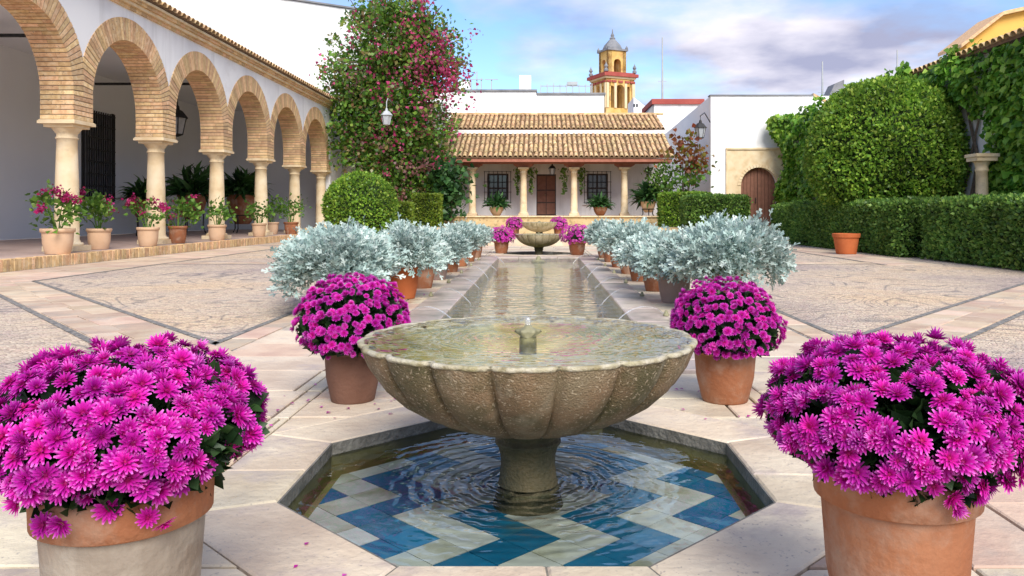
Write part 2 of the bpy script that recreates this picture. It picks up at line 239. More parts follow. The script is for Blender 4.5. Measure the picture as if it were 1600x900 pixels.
def ground_material():
    m = bpy.data.materials.new('pebble_mosaic'); m.use_nodes = True; t = m.node_tree; b = t.nodes['Principled BSDF']; L = t.links.new
    tcn = N(t, 'ShaderNodeTexCoord'); v = tcn.outputs['Object']
    vo = N(t, 'ShaderNodeTexVoronoi'); vo.inputs['Scale'].default_value = 27; L(v, vo.inputs['Vector'])
    sx = N(t, 'ShaderNodeSeparateColor'); L(vo.outputs['Color'], sx.inputs[0])
    pale = ramp(t, [(0.0, (0.44, 0.35, 0.30)), (0.35, (0.62, 0.51, 0.40)), (0.7, (0.70, 0.60, 0.47)), (1.0, (0.60, 0.45, 0.38))]); L(sx.outputs[0], pale.inputs[0])
    dark = ramp(t, [(0.0, (0.10, 0.10, 0.11)), (0.6, (0.22, 0.20, 0.21)), (1.0, (0.34, 0.30, 0.29))]); L(sx.outputs[0], dark.inputs[0])
    # scroll pattern laid in darker pebbles
    ns = N(t, 'ShaderNodeTexNoise'); ns.inputs['Scale'].default_value = 0.42; ns.inputs['Detail'].default_value = 1.2; ns.inputs['Distortion'].default_value = 1.4; L(v, ns.inputs['Vector'])
    mu = N(t, 'ShaderNodeMath', operation='MULTIPLY'); mu.inputs[1].default_value = 16.0; L(ns.outputs[0], mu.inputs[0])
    fr = N(t, 'ShaderNodeMath', operation='FRACT'); L(mu.outputs[0], fr.inputs[0])
    rp = ramp(t, [(0.0, (1, 1, 1)), (0.17, (0, 0, 0)), (0.83, (0, 0, 0)), (1.0, (1, 1, 1))]); L(fr.outputs[0], rp.inputs[0])
    nn = N(t, 'ShaderNodeTexNoise'); nn.inputs['Scale'].default_value = 1.1; nn.inputs['Detail'].default_value = 5; L(v, nn.inputs['Vector'])
    rn = ramp(t, [(0.36, (0.15, 0.15, 0.15)), (0.54, (0.8, 0.8, 0.8))]); L(nn.outputs[0], rn.inputs[0])
    m2 = N(t, 'ShaderNodeMath', operation='MULTIPLY'); L(rp.outputs[0], m2.inputs[0]); L(rn.outputs[0], m2.inputs[1])
    mi = N(t, 'ShaderNodeMix', data_type='RGBA'); L(m2.outputs[0], mi.inputs[0]); L(pale.outputs[0], mi.inputs[6]); L(dark.outputs[0], mi.inputs[7])
    # large worn patches
    np_ = N(t, 'ShaderNodeTexNoise'); np_.inputs['Scale'].default_value = 0.33; np_.inputs['Detail'].default_value = 6; L(v, np_.inputs['Vector'])
    rq = ramp(t, [(0.38, (0.74, 0.72, 0.80)), (0.52, (1, 0.98, 0.95)), (0.66, (1.12, 1.02, 0.86))]); L(np_.outputs[0], rq.inputs[0])
    ml = N(t, 'ShaderNodeMix', data_type='RGBA', blend_type='MULTIPLY'); ml.inputs[0].default_value = 1; L(mi.outputs[2], ml.inputs[6]); L(rq.outputs[0], ml.inputs[7])
    ve = N(t, 'ShaderNodeTexVoronoi', feature='DISTANCE_TO_EDGE'); ve.inputs['Scale'].default_value = 27; L(v, ve.inputs['Vector'])
    re = ramp(t, [(0.0, (0.66, 0.62, 0.56)), (0.10, (1, 1, 1))]); L(ve.outputs[0], re.inputs[0])
    me = N(t, 'ShaderNodeMix', data_type='RGBA', blend_type='MULTIPLY'); me.inputs[0].default_value = 1; L(ml.outputs[2], me.inputs[6]); L(re.outputs[0], me.inputs[7])
    L(me.outputs[2], b.inputs['Base Color']); b.inputs['Roughness'].default_value = 0.7
    rb = N(t, 'ShaderNodeMath', operation='MINIMUM'); rb.inputs[1].default_value = 0.25; L(ve.outputs[0], rb.inputs[0])
    bp = N(t, 'ShaderNodeBump'); bp.inputs['Strength'].default_value = 0.9; bp.inputs['Distance'].default_value = 0.03; L(rb.outputs[0], bp.inputs['Height']); L(bp.outputs[0], b.inputs['Normal'])
    MATS['pebble_mosaic'] = m
ground_material()

# ------------------------------------------------------------------ mesh helpers
class MB:
    def __init__(s): s.v = []; s.f = []; s.m = []
    def add(s, V, Fs, mi=0):
        o = len(s.v); s.v += [tuple(p) for p in V]; s.f += [tuple(i + o for i in f) for f in Fs]; s.m += [mi] * len(Fs)
    def box(s, x0, x1, y0, y1, z0, z1, mi=0):
        s.add([(x0, y0, z0), (x1, y0, z0), (x1, y1, z0), (x0, y1, z0), (x0, y0, z1), (x1, y0, z1), (x1, y1, z1), (x0, y1, z1)],
              [(0, 3, 2, 1), (4, 5, 6, 7), (0, 1, 5, 4), (1, 2, 6, 5), (2, 3, 7, 6), (3, 0, 4, 7)], mi)
    def hexa(s, P, mi=0):   # 8 points: four bottom, four top
        s.add(P, [(0, 3, 2, 1), (4, 5, 6, 7), (0, 1, 5, 4), (1, 2, 6, 5), (2, 3, 7, 6), (3, 0, 4, 7)], mi)
    def prism(s, poly, z0, z1, chamfer=0.0, mi=0):
        n = len(poly)
        if chamfer <= 0:
            s.add([(x, y, z0) for x, y in poly] + [(x, y, z1) for x, y in poly],
                  [tuple(range(n - 1, -1, -1)), tuple(range(n, 2 * n))] + [(i, (i + 1) % n, n + (i + 1) % n, n + i) for i in range(n)], mi); return
        ins = inset(poly, chamfer)
        V = [(x, y, z0) for x, y in poly] + [(x, y, z1 - chamfer * 0.8) for x, y in poly] + [(x, y, z1) for x, y in ins]
        Fs = [tuple(range(2 * n, 3 * n))]
        for k in (0, n):
            Fs += [(k + i, k + (i + 1) % n, k + n + (i + 1) % n, k + n + i) for i in range(n)]
        s.add(V, Fs, mi)
    def lathe(s, prof, n=32, cx=0, cy=0, rad=None, mi=0, cap=False):
        V = []
        for j, (r, z) in enumerate(prof):
            for i in range(n):
                a = 2 * PI * i / n; rr = r if rad is None else rad(r, z, a, j)
                V.append((cx + rr * math.cos(a), cy + rr * math.sin(a), z))
        Fs = [(j * n + i, j * n + (i + 1) % n, (j + 1) * n + (i + 1) % n, (j + 1) * n + i) for j in range(len(prof) - 1) for i in range(n)]
        if cap: Fs += [tuple(range(n - 1, -1, -1)), tuple((len(prof) - 1) * n + i for i in range(n))]
        s.add(V, Fs, mi)
    def tube(s, path, rad, n=6, mi=0):
        path = [Vector(p) for p in path]; k = len(path); V = []
        if not hasattr(rad, '__len__'): rad = [rad] * k
        for j, p in enumerate(path):
            d = (path[min(j + 1, k - 1)] - path[max(j - 1, 0)]).normalized()
            a = d.orthogonal().normalized() if abs(d.z) > 0.95 else d.cross(Vector((0, 0, 1))).normalized(); b = d.cross(a)
            for i in range(n):
                t = 2 * PI * i / n; V.append(p + (a * math.cos(t) + b * math.sin(t)) * rad[j])
        Fs = [(j * n + i, j * n + (i + 1) % n, (j + 1) * n + (i + 1) % n, (j + 1) * n + i) for j in range(k - 1) for i in range(n)]
        Fs += [tuple(range(n - 1, -1, -1)), tuple((k - 1) * n + i for i in range(n))]
        s.add(V, Fs, mi)
    def mesh(s, name, mats, smooth=False):
        me = bpy.data.meshes.new(name); me.from_pydata(s.v, [], s.f)
        for m in ([mats] if isinstance(mats, str) else mats): me.materials.append(MATS[m])
        if any(s.m): me.polygons.foreach_set('material_index', s.m)
        if smooth: me.polygons.foreach_set('use_smooth', [True] * len(s.f))
        me.update(); return me
    def build(s, name, mats, parent=None, smooth=False, loc=None):
        return put(name, s.mesh(name, mats, smooth), parent, loc)
def inset(poly, d):
    n = len(poly); c = (sum(p[0] for p in poly) / n, sum(p[1] for p in poly) / n); res = []
    for i in range(n):
        p0, p1, p2 = Vector(poly[i - 1]), Vector(poly[i]), Vector(poly[(i + 1) % n])
        e1 = (p1 - p0); e2 = (p2 - p1)
        if e1.length < 1e-6 or e2.length < 1e-6: res.append(tuple(p1)); continue
        e1.normalize(); e2.normalize(); n1 = Vector((-e1.y, e1.x)); n2 = Vector((-e2.y, e2.x))
        b = n1 + n2; q = 1 + n1.dot(n2)
        res.append(tuple(p1 + b * (d / max(q, 0.35))))
    return res
def put(name, me, parent=None, loc=None, rot=None, scale=None):
    o = bpy.data.objects.new(name, me); C.objects.link(o)
    if parent is not None:
        o.parent = parent
        if parent.type == 'EMPTY' and parent.parent is None:
            o.matrix_parent_inverse = Matrix.Translation(-Vector(parent.location))
    if loc is not None: o.location = loc
    if rot is not None:
        if isinstance(rot, Quaternion): o.rotation_mode = 'QUATERNION'; o.rotation_quaternion = rot
        else: o.rotation_euler = rot
    if scale is not None: o.scale = scale if hasattr(scale, '__len__') else (scale,) * 3
    return o
def tag(o, label, cat, group=None):
    o['label'] = label; o['category'] = cat
    if group: o['group'] = group
    return o
def thing(name, label, cat, loc=(0, 0, 0), group=None):
    o = bpy.data.objects.new(name, None); C.objects.link(o); o.location = loc; o.empty_display_size = 0.2
    return tag(o, label, cat, group)
def kind(o, k): o['kind'] = k; return o
def struct(o, label=None):
    o['kind'] = 'structure'
    if label: o['label'] = label
    return o
def copy_tree(o, parent=None):
    c = o.copy(); C.objects.link(c)
    if parent is not None: c.parent = parent
    for ch in list(o.children): copy_tree(ch, c)
    return c
def px(x, y, d): return ((x - VX) * d / F, d, 1 + (HY - y) * d / F)

def np_mesh(name, V, Fq, mats, smooth=False):
    me = bpy.data.meshes.new(name); V = np.asarray(V, np.float32); Fq = np.asarray(Fq, np.int32); k = Fq.shape[1]
    me.vertices.add(len(V)); me.vertices.foreach_set('co', V.ravel())
    me.loops.add(Fq.size); me.loops.foreach_set('vertex_index', Fq.ravel())
    me.polygons.add(len(Fq)); me.polygons.foreach_set('loop_start', np.arange(0, Fq.size, k, dtype=np.int32)); me.polygons.foreach_set('loop_total', np.full(len(Fq), k, np.int32))
    if smooth: me.polygons.foreach_set('use_smooth', np.ones(len(Fq), bool))
    me.materials.append(MATS[mats]); me.update(calc_edges=True); return me
# leaf outlines in the leaf plane: (along, across, lift), with quads
KITE = (np.array([[0, 0, 0], [0.45, -0.36, 0.10], [1, 0, -0.06], [0.45, 0.36, 0.10]]), [(0, 1, 2, 3)])
IVY = (np.array([[0, 0, 0], [0.25, -0.5, 0.06], [0.6, -0.3, 0.06], [1, 0, -0.12], [0.6, 0.3, 0.06], [0.25, 0.5, 0.06]]), [(0, 1, 2, 3), (0, 3, 4, 5)])
STRAP = (np.array([[0, 0, 0], [0.4, -0.09, 0.12], [0.4, 0.09, 0.12], [1.0, 0, -0.25], [0.75, -0.07, 0.02], [0.75, 0.07, 0.02]]), [(0, 1, 2, 0), (1, 4, 5, 2), (4, 3, 5, 4)])
LOBED = (np.array([[0, -0.04, 0], [0, 0.04, 0], [0.38, 0.07, 0.05], [0.38, -0.07, 0.05],
                   [0.58, 0.34, 0.14], [0.74, 0.24, 0.14], [0.55, 0.08, 0.06], [0.58, -0.34, 0.14], [0.74, -0.24, 0.14], [0.55, -0.08, 0.06],
                   [0.72, 0.10, 0.05], [0.72, -0.10, 0.05], [1.0, 0.16, 0.0], [1.0, -0.16, 0.0]]),
         [(0, 3, 2, 1), (3, 9, 6, 2), (2, 6, 5, 4), (9, 3, 7, 8), (9, 11, 10, 6), (11, 13, 12, 10)])
BROAD = (np.array([[0, -0.05, 0], [0, 0.05, 0], [0.30, -0.20, 0.05], [0.30, 0.20, 0.05], [0.68, -0.30, 0.10], [0.68, 0.30, 0.10], [0.95, -0.14, 0.03], [0.95, 0.14, 0.03], [0.66, 0.0, 0.03], [0.97, 0, 0.0]]),
         [(0, 2, 3, 1), (2, 4, 8, 3), (3, 8, 5, 3), (4, 6, 9, 8), (8, 9, 7, 5)])
def unit(a): return a / np.maximum(np.linalg.norm(a, axis=-1, keepdims=True), 1e-9)
def leaves(name, P, D, size, shape, m, up=None, roll=1.0, sizevar=0.35):
    """P positions, D growth direction per leaf; blade faces `up` hint with some roll."""
    n = len(P); D = unit(D); U = RNG.normal(size=(n, 3)) * roll + (0 if up is None else up)
    U = unit(U - D * np.sum(U * D, axis=1, keepdims=True)); S = np.cross(D, U)
    pts, qs = shape; s = size * (1 + sizevar * RNG.uniform(-1, 1, n))
    V = P[:, None, :] + s[:, None, None] * (pts[None, :, 0:1] * D[:, None, :] + pts[None, :, 1:2] * S[:, None, :] + pts[None, :, 2:3] * U[:, None, :])
    k = len(pts); q = np.array(qs); Fq = (np.arange(n) * k)[:, None, None] + q[None]
    return np_mesh(name, V.reshape(-1, 3), Fq.reshape(-1, 4), m)
def rdirs(n): return unit(RNG.normal(size=(n, 3)))
def on_surface_leaves(P, Nn, tilt=0.6):
    """growth direction for leaves lying over a clipped surface"""
    return unit(RNG.normal(size=P.shape) * tilt + Nn * 0.55 + np.array([0, 0, 0.25]))

# ------------------------------------------------------------------ paving: clip helpers
AX = -0.05                                     # axis of the pool
def clip(poly, a, b, c):                       # keep a*x+b*y<=c
    res = []; n = len(poly)
    for i in range(n):
        p, q = poly[i], poly[(i + 1) % n]; dp = a * p[0] + b * p[1] - c; dq = a * q[0] + b * q[1] - c
        if dp <= 0: res.append(p)
        if (dp < 0 < dq) or (dq < 0 < dp):
            t = dp / (dp - dq); res.append((p[0] + (q[0] - p[0]) * t, p[1] + (q[1] - p[1]) * t))
    return res
def area(poly): return 0.5 * abs(sum(poly[i][0] * poly[(i + 1) % len(poly)][1] - poly[(i + 1) % len(poly)][0] * poly[i][1] for i in range(len(poly))))
def octagon(cx, cy, ap): r = ap / math.cos(PI / 8); return [(cx + r * math.cos(PI / 8 + i * PI / 4), cy + r * math.sin(PI / 8 + i * PI / 4)) for i in range(8)]
def outside(poly, planes):                     # poly minus the convex region {a x + b y <= c}
    pieces = []; cur = poly
    for a, b, c in planes:
        o = clip(cur, -a, -b, -c)
        if len(o) > 2 and area(o) > 0.003: pieces.append(o)
        cur = clip(cur, a, b, c)
        if len(cur) < 3: break
    return pieces
def oct_planes(cx, cy, ap):
    order = [0, 4, 2, 6, 1, 3, 5, 7]
    return [(math.cos(i * PI / 4), math.sin(i * PI / 4), math.cos(i * PI / 4) * cx + math.sin(i * PI / 4) * cy + ap) for i in order]
D1, D2, D3 = 3.13, 20.0, 27.3
AP, APO = 0.862, 1.18
POOL = (5.35, 17.75, 0.88, 1.27)              # front, back, half inner width, half outer width
pool_pl = [(1, 0, AX + POOL[3]), (-1, 0, -AX + POOL[3]), (0, 1, POOL[1] + 0.35), (0, -1, -POOL[0] + 0.35)]

# ------------------------------------------------------------------ ground
LW = 2.2
gm = MB()
YP = 24.5
def rect(x0, x1, y0, y1, z): gm.add([(x0, y0, z), (x1, y0, z), (x1, y1, z), (x0, y1, z)], [(0, 1, 2, 3)])
rect(-400, AX - LW, -60, 900, -0.016); rect(AX + LW, 400, -60, 900, -0.016); rect(AX - LW, AX + LW, -60, 0.6, -0.016); rect(AX - LW, AX + LW, YP - 0.1, 900, -0.016)
struct(gm.build('ground', 'pebble_mosaic'), 'pale pebble mosaic courtyard floor with scroll patterns')
lane = thing('flagstone_path', 'cream and pink flagstone paving round the fountain and pool', 'paving', (AX, 0.6, 0)); lane['kind'] = 'structure'
bed = MB(); stones = []
y = 0.6
random.seed(3)
while y < YP:
    h = random.choice([0.42, 0.5, 0.58, 0.66]) * (1 if y < 9 else 1.25); y1 = min(y + h, YP)
    x = AX - LW
    while x < AX + LW - 0.01:
        w = random.uniform(0.45, 1.05) * (1 if y < 9 else 1.2); x1 = x + w
        if AX + LW - x1 < 0.4: x1 = AX + LW
        polys = [[(x, y), (x1, y), (x1, y1), (x, y1)]]
        for pl in (oct_planes(AX, D1, APO), oct_planes(AX, D2, APO), pool_pl):
            polys = [q for p in polys for q in outside(p, pl)]
        stones += polys; x = x1
    y = y1
for p in stones:
    bed.add([(a, b, -0.016) for a, b in p], [tuple(range(len(p)))])
    g = inset(p, 0.006)
    mb = MB(); cx = sum(a for a, b in g) / len(g); cy = sum(b for a, b in g) / len(g)
    tz = random.uniform(-0.003, 0.003)
    mb.prism([(a - cx, b - cy) for a, b in g], -0.04, tz, 0.006)
    mb.build('flagstone', random.choice(['flagstone', 'flagstone', 'flagstone', 'pink_paver']), lane, loc=(cx, cy, 0))
bed.build('paving_bed', 'bed', lane)

# diagonal strips of pavers with dark pebble edging
def strip(name, label, p0, p1, w, step, m='pink_paver', edge=True):
    t = thing(name, label, 'paving', (*p0, 0)); t['kind'] = 'structure'
    a, b = Vector(p0), Vector(p1); d = (b - a); Ln = d.length; d.normalize(); nrm = Vector((-d.y, d.x)); s = 0; k = 0
    while s < Ln:
        e = min(s + step * random.uniform(0.75, 1.3), Ln); cut = random.uniform(0.35, 0.65)
        for (u0, u1) in (((-0.5, cut - 0.5), (cut - 0.5, 0.5)) if w > 0.4 else ((-0.5, 0.5),)):
            P = [a + d * s + nrm * w * u0, a + d * e + nrm * w * u0, a + d * e + nrm * w * u1, a + d * s + nrm * w * u1]; c = sum(P, Vector((0, 0))) / 4
            poly = inset([tuple(q - c) for q in P], 0.005); mb = MB(); mb.prism(poly, -0.03, random.uniform(-0.010, -0.005), 0.004); mb.build('paver', m, t, loc=(c.x, c.y, 0))
        s = e
    if edge:
        for sg in (-1, 1):
            mb = MB(); o0 = nrm * sg * (w / 2 + 0.012); o1 = nrm * sg * (w / 2 + 0.075)
            q = [a + o0, b + o0, b + o1, a + o1]
            if sg < 0: q = q[::-1]
            mb.add([(v.x, v.y, -0.011) for v in q], [(0, 1, 2, 3)]); mb.build('pebble_edging', 'dark_pebble', t)
    return t
strip('paving_strip', 'pink paver strip running diagonally to the brick arcade kerb', (-2.45, 5.6), (-8.7, 12.7), 0.62, 0.42)
strip('paving_strip', 'pink paver strip running diagonally to the clipped green hedge', (2.55, 6.0), (8.2, 12.4), 0.62, 0.42)
strip('paving_strip', 'thin dark edged strip between flagstones and pebbles on arcade side', (-2.38, 5.9), (-2.38, 24.4), 0.22, 0.6)
strip('paving_strip', 'thin dark edged strip between flagstones and pebbles on hedge side', (2.30, 6.1), (2.30, 24.4), 0.22, 0.6)
strip('paving_strip', 'broad pink paver walk along the brick kerb of the arcade', (-8.35, 10.2), (-8.35, 24.4), 1.5, 0.7, edge=True)
strip('paving_strip', 'broad pink paver walk along the foot of the hedges', (7.3, 15.6), (7.3, 24.4), 1.1, 0.7, edge=True)
strip('paving_strip', 'pink paver strip crossing the pebbles from arcade to flagstones', (-7.5, 16.2), (-2.6, 16.2), 0.5, 0.6)
strip('paving_strip', 'pink paver strip crossing the pebbles from hedge to flagstones', (6.7, 16.2), (2.5, 16.2), 0.5, 0.6)

# raised ends of the courtyard
mb = MB(); mb.box(-7.55, 7.6, YP, 31.0, -0.3, 0.2); struct(mb.build('terrace', 'pink_paver'), 'low paved step before the porch')
mb = MB(); mb.box(-9.15, 12.0, 31.0, 60.0, -0.3, 0.42); struct(mb.build('terrace', 'plinth_stone'), 'upper paved step before the porch')

# ------------------------------------------------------------------ fountain basins
def basin(cy, label, tiles):
    t = thing('fountain_basin', label, 'basin', (AX, cy, 0))
    oi = octagon(AX, cy, AP); oo = octagon(AX, cy, APO)
    for i in range(8):
        j = (i + 1) % 8
        A0, A1, B0, B1 = Vector(oi[i]), Vector(oi[j]), Vector(oo[i]), Vector(oo[j])
        cuts = [0, random.uniform(0.4, 0.6), 1] if i % 2 else [0, 1]
        for c0, c1 in zip(cuts, cuts[1:]):
            P = [A0.lerp(A1, c0), B0.lerp(B1, c0), B0.lerp(B1, c1), A0.lerp(A1, c1)]; c = sum(P, Vector((0, 0))) / 4
            P = [tuple(q - c) for q in P]; P = inset(P, 0.003); m_ = MB(); m_.prism(P, -0.055, random.uniform(0.001, 0.004), 0.008); m_.build('rim_slab', 'flagstone', t, loc=(c.x, c.y, 0))
        # dark stone lip under the slab, then the wall below it
        r_in = AP - 0.004; q0 = octagon(AX, cy, r_in); q1 = octagon(AX, cy, AP + 0.06)
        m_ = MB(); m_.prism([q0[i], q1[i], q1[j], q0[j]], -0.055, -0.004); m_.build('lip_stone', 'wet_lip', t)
    w0 = octagon(AX, cy, AP + 0.004); m_ = MB()
    m_.add([(x, y, -0.165) for x, y in w0] + [(x, y, -0.05) for x, y in w0], [(i, 8 + i, 8 + (i + 1) % 8, (i + 1) % 8) for i in range(8)] + [tuple(range(8))])
    m_.build('basin_wall', 'olive_wall', t)
    if tiles:
        h = 0.105; g = 0.0018; planes = oct_planes(AX, cy, AP - 0.045)      # tiles set on the diagonal, chevrons two tiles deep
        for c_ in range(-16, 12):
            for r_ in range(-12, 16):
                if (c_ + r_) % 2: continue
                cxx = 0.595 + c_ * h; cyy = cy - 0.13 + r_ * h; poly = [(cxx - h, cyy), (cxx, cyy - h), (cxx + h, cyy), (cxx, cyy + h)]
                for a, b, c in planes:
                    poly = clip(poly, a, b, c)
                    if len(poly) < 3: break
                if len(poly) < 3 or area(poly) < 0.0008: continue
                poly = inset(poly, g); m_ = MB(); m_.prism([(x - cxx, y - cyy) for x, y in poly], -0.02, 0, 0)
                m_.build('floor_tile', 'tile_blue' if (c_ - (0, 1, 2, 1)[r_ % 4]) % 4 == 0 else 'tile_white', t, loc=(cxx, cyy, -0.135 + random.uniform(-.0006, .0006)))
    ow = octagon(0, 0, AP - 0.006); m_ = MB(); nr = 48
    # water surface as a fine disc clipped to the octagon
    V = [(0, 0, 0)]; Fs = []
    for k in range(1, nr + 1):
        for i in range(96):
            a = 2 * PI * i / 96; am = (a + PI / 8) % (PI / 4) - PI / 8; rr = (AP - 0.006) / math.cos(am) * k / nr; V.append((rr * math.cos(a), rr * math.sin(a), 0))
    Fs += [(0, 1 + i, 1 + (i + 1) % 96) for i in range(96)]
    for k in range(nr - 1):
        Fs += [(1 + k * 96 + i, 1 + (k + 1) * 96 + i, 1 + (k + 1) * 96 + (i + 1) % 96, 1 + k * 96 + (i + 1) % 96) for i in range(96)]
    m_.add(V, Fs); w = m_.build('water', 'water_basin', None, smooth=True, loc=(AX, cy, -0.052)); struct(w, 'rippling water in the octagonal tiled basin' if tiles else 'water in the far octagonal basin')
basin(D1, 'octagonal stone basin with blue and white zigzag tile floor', True)
basin(D2, 'plain octagonal stone basin at the far end of the long pool', False)

def fountain(loc, label, s=1.0, jet=True, wlabel='', stone='aggregate'):
    t = thing('bowl_fountain', label, 'fountain', loc)
    L_ = 18; n = L_ * 14; X, Y, Z = loc
    prof = [(0.125, 0.165), (0.20, 0.176), (0.30, 0.200), (0.40, 0.240), (0.49, 0.295), (0.56, 0.360), (0.605, 0.425), (0.628, 0.475), (0.638, 0.502)]
    def rad(r, z, a, j):
        u = abs(math.sin(L_ * a / 2)); lob = u ** 0.42 - 0.35 * max(0, 1 - u / 0.18)
        k = min(1, max(0, (r - 0.12) / 0.25)); k *= 1 - 0.45 * min(1, max(0, (z - 0.40) / 0.10)); return r * (1 + 0.066 * k * (lob - 0.75))
    m_ = MB(); m_.lathe([(r * s, z * s) for r, z in prof], n, X, Y, lambda r, z, a, j: rad(r / s, z / s, a, j) * s)
    m_.v = [(x, y, z + Z) for x, y, z in m_.v]; bowl = m_.build('bowl', stone, t, smooth=True)
    pr = [(0.638, 0.502), (0.644, 0.506), (0.645, 0.514), (0.638, 0.5195), (0.624, 0.5185), (0.612, 0.505)]
    m_ = MB(); m_.lathe([(r * s, z * s) for r, z in pr], n, X, Y, lambda r, z, a, j: rad(r / s, z / s, a, j) * s * (1 + 0.0035 * math.sin(a * 37) + 0.003 * math.sin(a * 61 + 1) + 0.002 * math.sin(a * 113)))
    m_.v = [(x, y, z + Z) for x, y, z in m_.v]; m_.build('rim', 'bowl_rim', bowl, smooth=True)
    pi_ = [(0.613, 0.507), (0.56, 0.42), (0.44, 0.34), (0.25, 0.29), (0.02, 0.275)]
    m_ = MB(); m_.lathe([(r * s, z * s) for r, z in pi_], 66, X, Y); m_.v = [(x, y, z + Z) for x, y, z in m_.v]; m_.build('bowl_inside', 'bowl_inside', bowl, smooth=True)
    ps = [(0.17, -0.30), (0.16, -0.22), (0.145, -0.16), (0.128, -0.10), (0.112, -0.03), (0.106, 0.02), (0.108, 0.06), (0.118, 0.095), (0.128, 0.105), (0.128, 0.118), (0.115, 0.124), (0.122, 0.14), (0.135, 0.155), (0.137, 0.172)]
    m_ = MB(); m_.lathe([(r * s, max(z * s, -Z - 0.3) if Z else z * s) for r, z in ps], 40, X, Y); m_.v = [(x, y, z + Z) for x, y, z in m_.v]; m_.build('stem', 'dark_stem', t, smooth=True)
    # spout
    pn = [(0.034, 0.45), (0.034, 0.512), (0.030, 0.520), (0.044, 0.536), (0.040, 0.545), (0.022, 0.550), (0.013, 0.560), (0.0, 0.563)]
    m_ = MB(); m_.lathe([(r * s, z * s) for r, z in pn], 24, X, Y, lambda r, z, a, j: r * (1 + (0.22 * math.cos(6 * a) if j in (3, 4) else 0))); m_.v = [(x, y, z + Z) for x, y, z in m_.v]
    m_.build('spout', 'bronze', t, smooth=True)
    if jet:
        m_ = MB(); m_.lathe([(0.008, 0.560), (0.012, 0.568), (0.010, 0.577), (0.012, 0.585), (0.006, 0.592), (0.0, 0.595)], 10, X, Y); j = m_.build('water_jet', 'jet_water', None, smooth=True)
        tag(j, 'short bubble of water on the spout of the near scalloped fountain', 'water jet')
    m_ = MB(); V = [(0, 0, 0)]; Fs = []
    for k in range(1, 41):
        for i in range(132):
            a = 2 * PI * i / 132; rr = 0.632 * s * k / 40 * (1 + (0.02 * (abs(math.sin(9 * a)) ** 0.55 - 0.75) if k == 40 else 0)); V.append((rr * math.cos(a), rr * math.sin(a), 0))
    Fs = [(0, 1 + i, 1 + (i + 1) % 132) for i in range(132)]
    for k in range(39): Fs += [(1 + k * 132 + i, 1 + (k + 1) * 132 + i, 1 + (k + 1) * 132 + (i + 1) % 132, 1 + k * 132 + (i + 1) % 132) for i in range(132)]
    m_.add(V, Fs); w = m_.build('water', 'water_bowl', None, smooth=True, loc=(X, Y, Z + 0.517 * s)); struct(w, wlabel)
fountain((AX, D1, 0), 'large scalloped stone bowl fountain in the tiled octagonal basin', wlabel='water brimming in the near fountain bowl')
fountain((AX, D2, 0), 'scalloped bowl fountain at the far end of the long pool', s=0.92, jet=False, stone='pale_bowl', wlabel='water in the bowl at the end of the pool')
fountain((AX, D3, 0.2), 'scalloped bowl fountain on the low step before the porch', s=0.95, jet=False, stone='pale_bowl', wlabel='water in the bowl on the low step')

# ------------------------------------------------------------------ long pool
pool = thing('pool_channel', 'long narrow water channel with wet stone kerbs between silver plants', 'pool', (AX, POOL[0], 0))
y0, y1, hi, ho = POOL
for sg in (-1, 1):
    y = y0
    while y < y1 - 0.01:
        e = min(y + random.uniform(0.85, 1.15), y1)
        if y1 - e < 0.3: e = y1
        c = ((AX + sg * (hi + ho) / 2), (y + e) / 2); w = (ho - hi) / 2 - 0.004; l = (e - y) / 2 - 0.005
        m_ = MB(); m_.prism([(-w, -l), (w, -l), (w, l), (-w, l)], -0.09, 0.022 + random.uniform(-0.003, 0.003), 0.010); m_.build('kerb_stone', 'kerb_stone', pool, loc=(*c, 0)); y = e
for (a, b) in ((y0 - 0.34, y0), (y1, y1 + 0.34)):
    for x0, x1 in ((-ho, -0.45), (-0.45, 0.42), (0.42, ho)):
        m_ = MB(); m_.prism([(x0 + 0.004, a - (a + b) / 2 + 0.004), (x1 - 0.004, a - (a + b) / 2 + 0.004), (x1 - 0.004, b - (a + b) / 2 - 0.004), (x0 + 0.004, b - (a + b) / 2 - 0.004)], -0.09, 0.022, 0.010)
        m_.build('kerb_stone', 'kerb_stone', pool, loc=(AX, (a + b) / 2, 0))
m_ = MB(); a, b = hi + 0.01, 0.01
m_.add([(AX - a, y0 - b, -0.38), (AX + a, y0 - b, -0.38), (AX + a, y1 + b, -0.38), (AX - a, y1 + b, -0.38), (AX - a, y0 - b, -0.02), (AX + a, y0 - b, -0.02), (AX + a, y1 + b, -0.02), (AX - a, y1 + b, -0.02)],
       [(0, 1, 2, 3), (0, 4, 5, 1), (1, 5, 6, 2), (2, 6, 7, 3), (3, 7, 4, 0)]); m_.build('channel_bed', 'pool_floor', pool)
m_ = MB(); m_.add([(-hi, -(y1 - y0) / 2, 0), (hi, -(y1 - y0) / 2, 0), (hi, (y1 - y0) / 2, 0), (-hi, (y1 - y0) / 2, 0)], [(0, 1, 2, 3)])
w = m_.build('water', 'water_pool', None, loc=(AX, (y0 + y1) / 2, -0.008)); struct(w, 'rippling water of the long channel')
# small bronze spout near the far end
m_ = MB(); m_.lathe([(0.16, -0.06), (0.17, -0.02), (0.13, 0.0), (0.06, 0.012), (0.05, 0.05), (0.03, 0.09), (0.0, 0.10)], 20, AX, 16.9); o = m_.build('pool_spout', 'bronze', None, smooth=True)
tag(o, 'low bronze spout standing in the far end of the long pool', 'spout')
